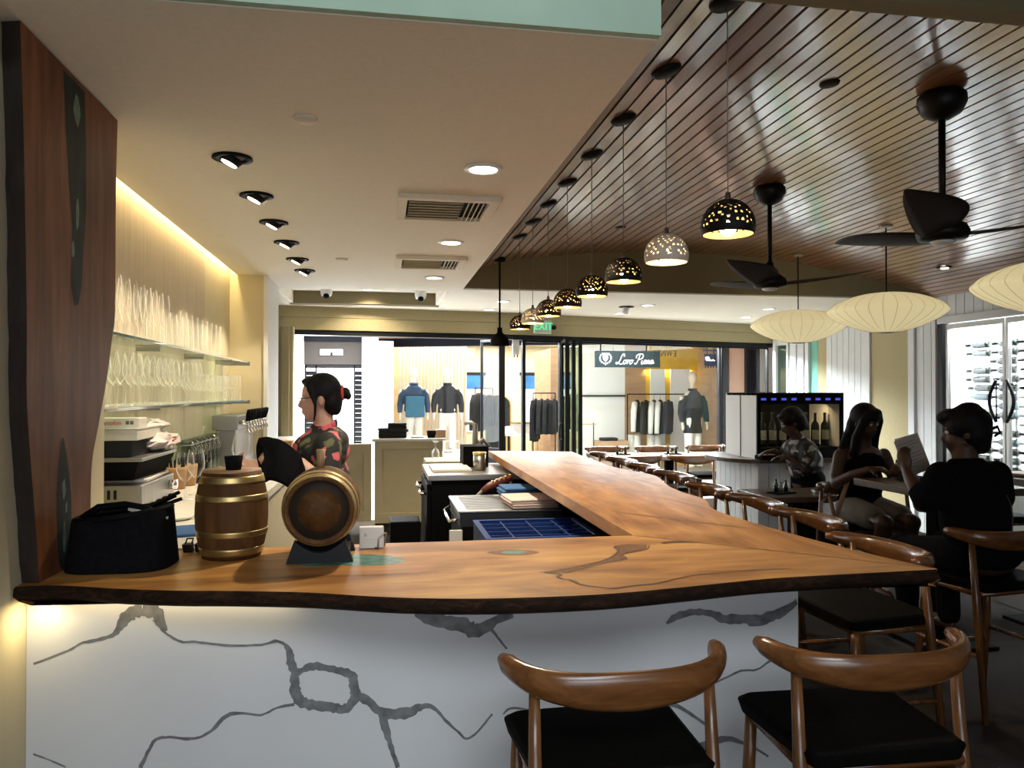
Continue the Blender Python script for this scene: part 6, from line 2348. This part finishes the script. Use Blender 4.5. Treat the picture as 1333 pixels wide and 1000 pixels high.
limb(q, [W(-.27, 3.965, 1.28), W(-.272, 3.935, 1.165)], [.070, .068])
limb(q, [W(-.31, 4.265, 1.28), W(-.335, 4.275, 1.165)], [.068, .066])
soften(q.build('floral_shirt', M['aloha'], bt), .010, 4)
q = MB()
for s_ in (-1, 1):
    q.tube([P_(-.055, s_ * .055, -.150), P_(.0, s_ * .072, -.180), P_(.070, s_ * .035, -.245), P_(.085, s_ * .010, -.28)], [(.020, .006), (.026, .007), (.030, .007), (.010, .005)], 8)
q.tube([P_(-.055, .055, -.150), P_(-.082, 0, -.135), P_(-.055, -.055, -.150)], [(.020, .007)] * 3, 8)
q.build('collar', M['aloha'], bt)
q = MB()
for s_, y_ in ((-1, 4.04), (1, 4.20)):
    limb(q, [W(-.265, y_, .85), W(-.275, y_, .46), W(-.245, y_, .07)], [.098, .076, .062])
q.ell(W(-.272, 4.12, .87), (.128, .172, .10))
soften(q.build('trousers', M['black_cloth'], bt), .012, 4)

# the glass in the hand and the cloth over the near forearm
gl = MB()
gl.lathe([(.0, -.110), (.034, -.109), (.034, -.107), (.005, -.101), (.0042, -.03), (.006, -.004), (.024, .010), (.043, .046), (.045, .066), (.039, .110), (.034, .132)], 20, caps=False)
g = gl.build('wine_glass', M['stemware'], None, (-.706, 4.035, 1.205), rot=(.04, .10, 0))
tag(g, 'clear wine glass held up by the person behind the bar', 'glass')
q = MB()


def cloth(u, v):
    a = -.95 + 1.9 * u
    x_ = -.585 + .175 * v
    dr = abs(a) ** 1.25
    y_ = 3.915 + .088 * math.sin(a * 1.55) + .012 * math.sin(9 * v + 3 * u)
    z_ = 1.315 - .060 * v * v - .235 * dr * (1 - .14 * math.sin(3.1 * v)) + .010 * math.sin(12 * u + 5 * v)
    x_ += (.028 * math.sin(7 * u) - .018 * dr * (1 - v) * 1.2 + .035 * dr * v)
    return Vector((x_, y_, z_))


q.grid(cloth, 26, 16)
o = q.build('polishing_cloth', M['black_cloth'])
sm_ = o.modifiers.new('thick', 'SOLIDIFY')
sm_.thickness = .012
sm_.offset = 1
tag(o, 'black polishing cloth draped over the forearm of the person behind the bar', 'cloth')

# ---- the person reading a menu, seen from behind, face turned left
ox, oy = 2.94, 3.42
mn = thing('person', 'person in black seen from behind, holding a menu at the tall table', 'person', (ox, oy, 0))
O = Vector((ox, oy, 0))
hc = Vector((2.915, 3.47, 1.347))
q = MB()
P_, R_ = head(q, hc - O, Vector((-.80, .58, -.10)), 1.0)
q.tube([W(2.905, 3.45, 1.15), W(2.91, 3.46, 1.28)], [.068, .056], 14)
q.ell(W(2.905, 3.43, 1.10), (.175, .11, .11))
q.ell(W(2.95, 3.41, .92), (.165, .115, .20))
q.ell(W(2.96, 3.40, .74), (.175, .14, .11))
for s_ in (-1, 1):
    limb(q, [W(2.96 + s_ * .10, 3.43, .72), W(2.97 + s_ * .13, 3.84, .70), W(2.97 + s_ * .12, 3.80, .30)], [.090, .062, .044])
    q.ell(W(2.97 + s_ * .12, 3.86, .27), (.042, .11, .035))
limb(q, [W(2.74, 3.43, 1.13), W(2.675, 3.44, .99), W(2.67, 3.47, .985)], [.054, .046, .042])
limb(q, [W(2.67, 3.46, .99), W(2.675, 3.54, 1.085), W(2.685, 3.60, 1.145)], [.043, .038, .027])
hand(q, W(2.685, 3.60, 1.145), (-.05, .25, .95), (.75, .45, .1), 1, .55)
limb(q, [W(3.065, 3.43, 1.13), W(3.115, 3.46, .99), W(3.11, 3.50, 1.0)], [.054, .046, .042])
limb(q, [W(3.112, 3.49, 1.0), W(3.10, 3.66, 1.025), W(3.08, 3.78, 1.035)], [.043, .038, .027])
hand(q, W(3.08, 3.78, 1.035), (-.4, .9, 0), (0, 0, -1), -1, .25)
soften(q.build('body', M['skin_shaded'], mn), .0085, 4)
eyes(P_, R_, mn, Vector((0, 0, 0)))
q = MB()
q.ell(P_(-.020, 0, .040), (.112, .098, .098), R_, 20, 14)
q.ell(P_(-.050, 0, -.010), (.075, .092, .088), R_, 16, 12)
q.ell(P_(.058, 0, .088), (.050, .070, .036), R_, 14, 10)
q.ell(P_(.092, .01, .078), (.028, .040, .030), R_, 12, 8)
q.ell(P_(-.030, .0, .115), (.058, .050, .034), R_, 14, 10)
q.ell(P_(-.062, 0, -.070), (.050, .072, .050), R_, 14, 10)
soften(q.build('hair', M['hair'], mn), .010, 2)
q = MB()
q.tube([P_(-.115, -.03, .0), P_(-.150, -.035, .012), P_(-.158, -.035, -.018), P_(-.130, -.03, -.036)], [.010, .010, .009, .006], 8)
q.build('hair_curl', M['hair'], mn)
q = MB()
q.ell(W(2.905, 3.43, 1.10), (.195, .130, .112))
q.ell(W(2.92, 3.41, .93), (.180, .138, .21))
q.ell(W(2.96, 3.40, .76), (.195, .158, .12))
q.tube([W(2.905, 3.44, 1.15), W(2.905, 3.445, 1.215)], [.10, .078], 16)
limb(q, [W(2.75, 3.43, 1.13), W(2.682, 3.44, 1.01)], [.074, .066])
limb(q, [W(2.677, 3.45, 1.005), W(2.677, 3.50, 1.04)], [.060, .050])
limb(q, [W(3.06, 3.43, 1.13), W(3.11, 3.455, 1.01)], [.074, .066])
limb(q, [W(3.11, 3.47, 1.015), W(3.103, 3.60, 1.03)], [.058, .048])
soften(q.build('black_jacket', M['black_cloth'], mn), .014, 4)
q = MB()
for s_ in (-1, 1):
    limb(q, [W(2.96 + s_ * .10, 3.43, .725), W(2.97 + s_ * .13, 3.84, .70), W(2.97 + s_ * .12, 3.80, .32)], [.102, .076, .060])
soften(q.build('trousers', M['black_cloth'], mn), .014, 3)
me_ = thing('menu', 'grey printed menu sheet held up by the person in black', 'menu', (2.755, 3.645, 1.215), .12)
me_.rotation_euler = (math.radians(-14), math.radians(-16), .10)
MB().box((0, 0, 0), (.150, .004, .195)).build('sheet', M['menu'], me_)
q = MB()
for k in range(9):
    w_ = (.10, .12, .09, .0, .11, .12, .08, .10, .06)[k]
    if w_:
        q.bx(-.06, -.06 + w_, -.0030, -.0021, .070 - k * .016, .073 - k * .016)
q.build('printed_lines', M['ink'], me_)
MB().box((.010, .006, .012), (.150, .003, .185), (0, .05, 0)).build('back_sheet', M['paper'], me_)

# ---- the long-haired person across the table, hands together over the plate
ox, oy = 3.36, 4.98
wm = thing('person', 'person with long black hair in a sleeveless black top at the table', 'person', (ox, oy, 0))
O = Vector((ox, oy, 0))
hc = Vector((3.355, 4.93, 1.335))
q = MB()
P_, R_ = head(q, hc - O, Vector((.28, -.93, -.25)), .98)
q.tube([W(3.355, 4.96, 1.13), W(3.355, 4.94, 1.26)], [.060, .050], 14)
q.ell(W(3.355, 4.97, 1.08), (.165, .095, .10))
q.ell(W(3.355, 4.98, .90), (.14, .10, .20))
q.ell(W(3.355, 5.0, .73), (.165, .14, .11))
for s_ in (-1, 1):
    limb(q, [W(3.355 + s_ * .09, 4.97, .715), W(3.33 + s_ * .10, 4.55, .69), W(3.30 + s_ * .09, 4.60, .27)], [.086, .060, .042])
    q.ell(W(3.30 + s_ * .09, 4.54, .24), (.040, .105, .033))
limb(q, [W(3.185, 4.965, 1.10), W(3.125, 4.93, .95), W(3.11, 4.90, .91)], [.048, .041, .038])
limb(q, [W(3.11, 4.90, .915), W(3.15, 4.77, .985), W(3.20, 4.66, 1.03)], [.038, .034, .025])
hand(q, W(3.20, 4.66, 1.03), (.62, -.7, .1), (.2, .2, -.9), -1, .55)
limb(q, [W(3.525, 4.965, 1.10), W(3.565, 4.92, .95), W(3.56, 4.89, .93)], [.048, .041, .038])
limb(q, [W(3.56, 4.89, .935), W(3.50, 4.76, 1.0), W(3.42, 4.64, 1.045)], [.038, .034, .025])
hand(q, W(3.42, 4.64, 1.045), (-.72, -.6, .05), (-.2, .2, -.9), 1, .6)
soften(q.build('body', M['skin_shaded'], wm), .0085, 4)
eyes(P_, R_, wm, Vector((0, 0, 0)))
q = MB()
q.ell(P_(-.018, 0, .040), (.100, .092, .098), R_, 20, 14)
q.ell(P_(-.050, 0, -.04), (.066, .098, .12), R_, 16, 12)
for sd in (-1, 1):
    q.tube([P_(.055, sd * .040, .095), P_(.050, sd * .080, .02), P_(.030, sd * .094, -.10), P_(.040, sd * .098, -.22), P_(.050, sd * .085, -.33)], [.026, .030, .034, .034, .022], 10)
q.tube([P_(-.045, .03, -.08), P_(-.045, 0, -.24), P_(-.03, 0, -.40)], [(.12, .05), (.125, .045), (.10, .03)], 14, up=(1, 0, 0))
q.tube([P_(.074, .058, .060), P_(.086, .0, .050), P_(.074, -.058, .060)], [.016, .020, .016], 8)
q.ell(P_(.045, 0, .085), (.052, .074, .035), R_, 14, 10)
soften(q.build('hair', M['hair'], wm), .010, 3)
q = MB()
q.ell(W(3.355, 4.975, 1.05), (.165, .115, .12))
q.ell(W(3.355, 4.98, .90), (.158, .122, .20))
q.ell(W(3.355, 4.99, .77), (.165, .14, .10))
for s_ in (-1, 1):
    q.tube([W(3.355 + s_ * .10, 4.93, 1.08), W(3.355 + s_ * .095, 4.965, 1.175), W(3.355 + s_ * .10, 5.03, 1.09)], .028, 8)
soften(q.build('black_top', M['black_cloth'], wm), .013, 4)
q = MB()
for s_ in (-1, 1):
    limb(q, [W(3.355 + s_ * .09, 4.97, .72), W(3.34 + s_ * .10, 4.68, .705)], [.102, .086])
q.ell(W(3.355, 4.99, .735), (.175, .15, .10))
soften(q.build('shorts', M['short_cloth'], wm), .013, 3)
hb = thing('shoulder_bag', 'tan strapped bag hanging beside the long-haired person', 'bag', (3.06, 4.86, .42))
MB().box((0, 0, .11), (.20, .08, .22), None, .03).build('body', M['black_cloth'], hb)
q = MB()
q.tube([(-.08, 0, .20), (-.09, 0, .36), (-.03, .0, .43), (.02, 0, .24)], [(.015, .004)] * 4, 8)
q.tube([(.02, .01, .24), (.08, .01, .40), (.13, .02, .52)], [(.018, .004)] * 3, 8)
q.build('strap', M['strap'], hb)

# ---- the staff member bending over the tray by the dispenser
ox, oy = 3.60, 6.20
sf = thing('person', 'person in a grey patterned shirt bending over the counter before the wine dispenser', 'person', (ox, oy, 0))
O = Vector((ox, oy, 0))
hc = Vector((3.49, 6.16, 1.285))
q = MB()
P_, R_ = head(q, hc - O, Vector((-.85, .25, -.45)), .98)
q.tube([W(3.585, 6.19, 1.09), W(3.53, 6.17, 1.20)], [.062, .052], 12)
q.ell(W(3.60, 6.19, 1.04), (.12, .165, .10), (0, .5, 0))
q.ell(W(3.64, 6.20, .90), (.12, .14, .16), (0, .35, 0))
q.ell(W(3.67, 6.20, .76), (.13, .155, .12))
for s_, y_ in ((-1, 6.12), (1, 6.28)):
    limb(q, [W(3.67, y_, .76), W(3.64, y_, .42), W(3.65, y_, .08)], [.086, .058, .042])
    q.ell(W(3.60, y_, .035), (.115, .042, .035))
limb(q, [W(3.58, 6.04, 1.06), W(3.56, 6.05, .90), W(3.45, 6.14, .985)], [.050, .042, .027])
hand(q, W(3.45, 6.14, .985), (-.8, .6, .0), (0, 0, -1), 1, .3)
limb(q, [W(3.58, 6.34, 1.06), W(3.52, 6.37, .98), W(3.45, 6.38, 1.02)], [.050, .042, .027])
hand(q, W(3.45, 6.38, 1.02), (-.9, .3, -.1), (0, 0, -1), -1, .3)
soften(q.build('body', M['skin_shaded'], sf), .010, 4)
eyes(P_, R_, sf, Vector((0, 0, 0)))
q = MB()
q.ell(P_(-.022, 0, .040), (.106, .096, .096), R_, 18, 12)
q.ell(P_(-.060, 0, -.020), (.072, .088, .090), R_, 14, 10)
q.ell(P_(.046, 0, .090), (.045, .062, .026), R_, 12, 8)
soften(q.build('hair', M['hair'], sf), .010, 3)
q = MB()
q.ell(W(3.60, 6.19, 1.04), (.135, .185, .115), (0, .5, 0))
q.ell(W(3.635, 6.20, .93), (.150, .170, .17), (0, .35, 0))
limb(q, [W(3.58, 6.05, 1.06), W(3.57, 6.045, .95)], [.070, .068])
limb(q, [W(3.58, 6.33, 1.06), W(3.55, 6.35, 1.01)], [.070, .066])
soften(q.build('patterned_shirt', M['mono'], sf), .013, 4)
q = MB()
for s_, y_ in ((-1, 6.12), (1, 6.28)):
    limb(q, [W(3.67, y_, .78), W(3.64, y_, .42), W(3.65, y_, .07)], [.105, .08, .066])
q.ell(W(3.67, 6.20, .79), (.140, .17, .11))
soften(q.build('trousers', M['black_cloth'], sf), .014, 3)
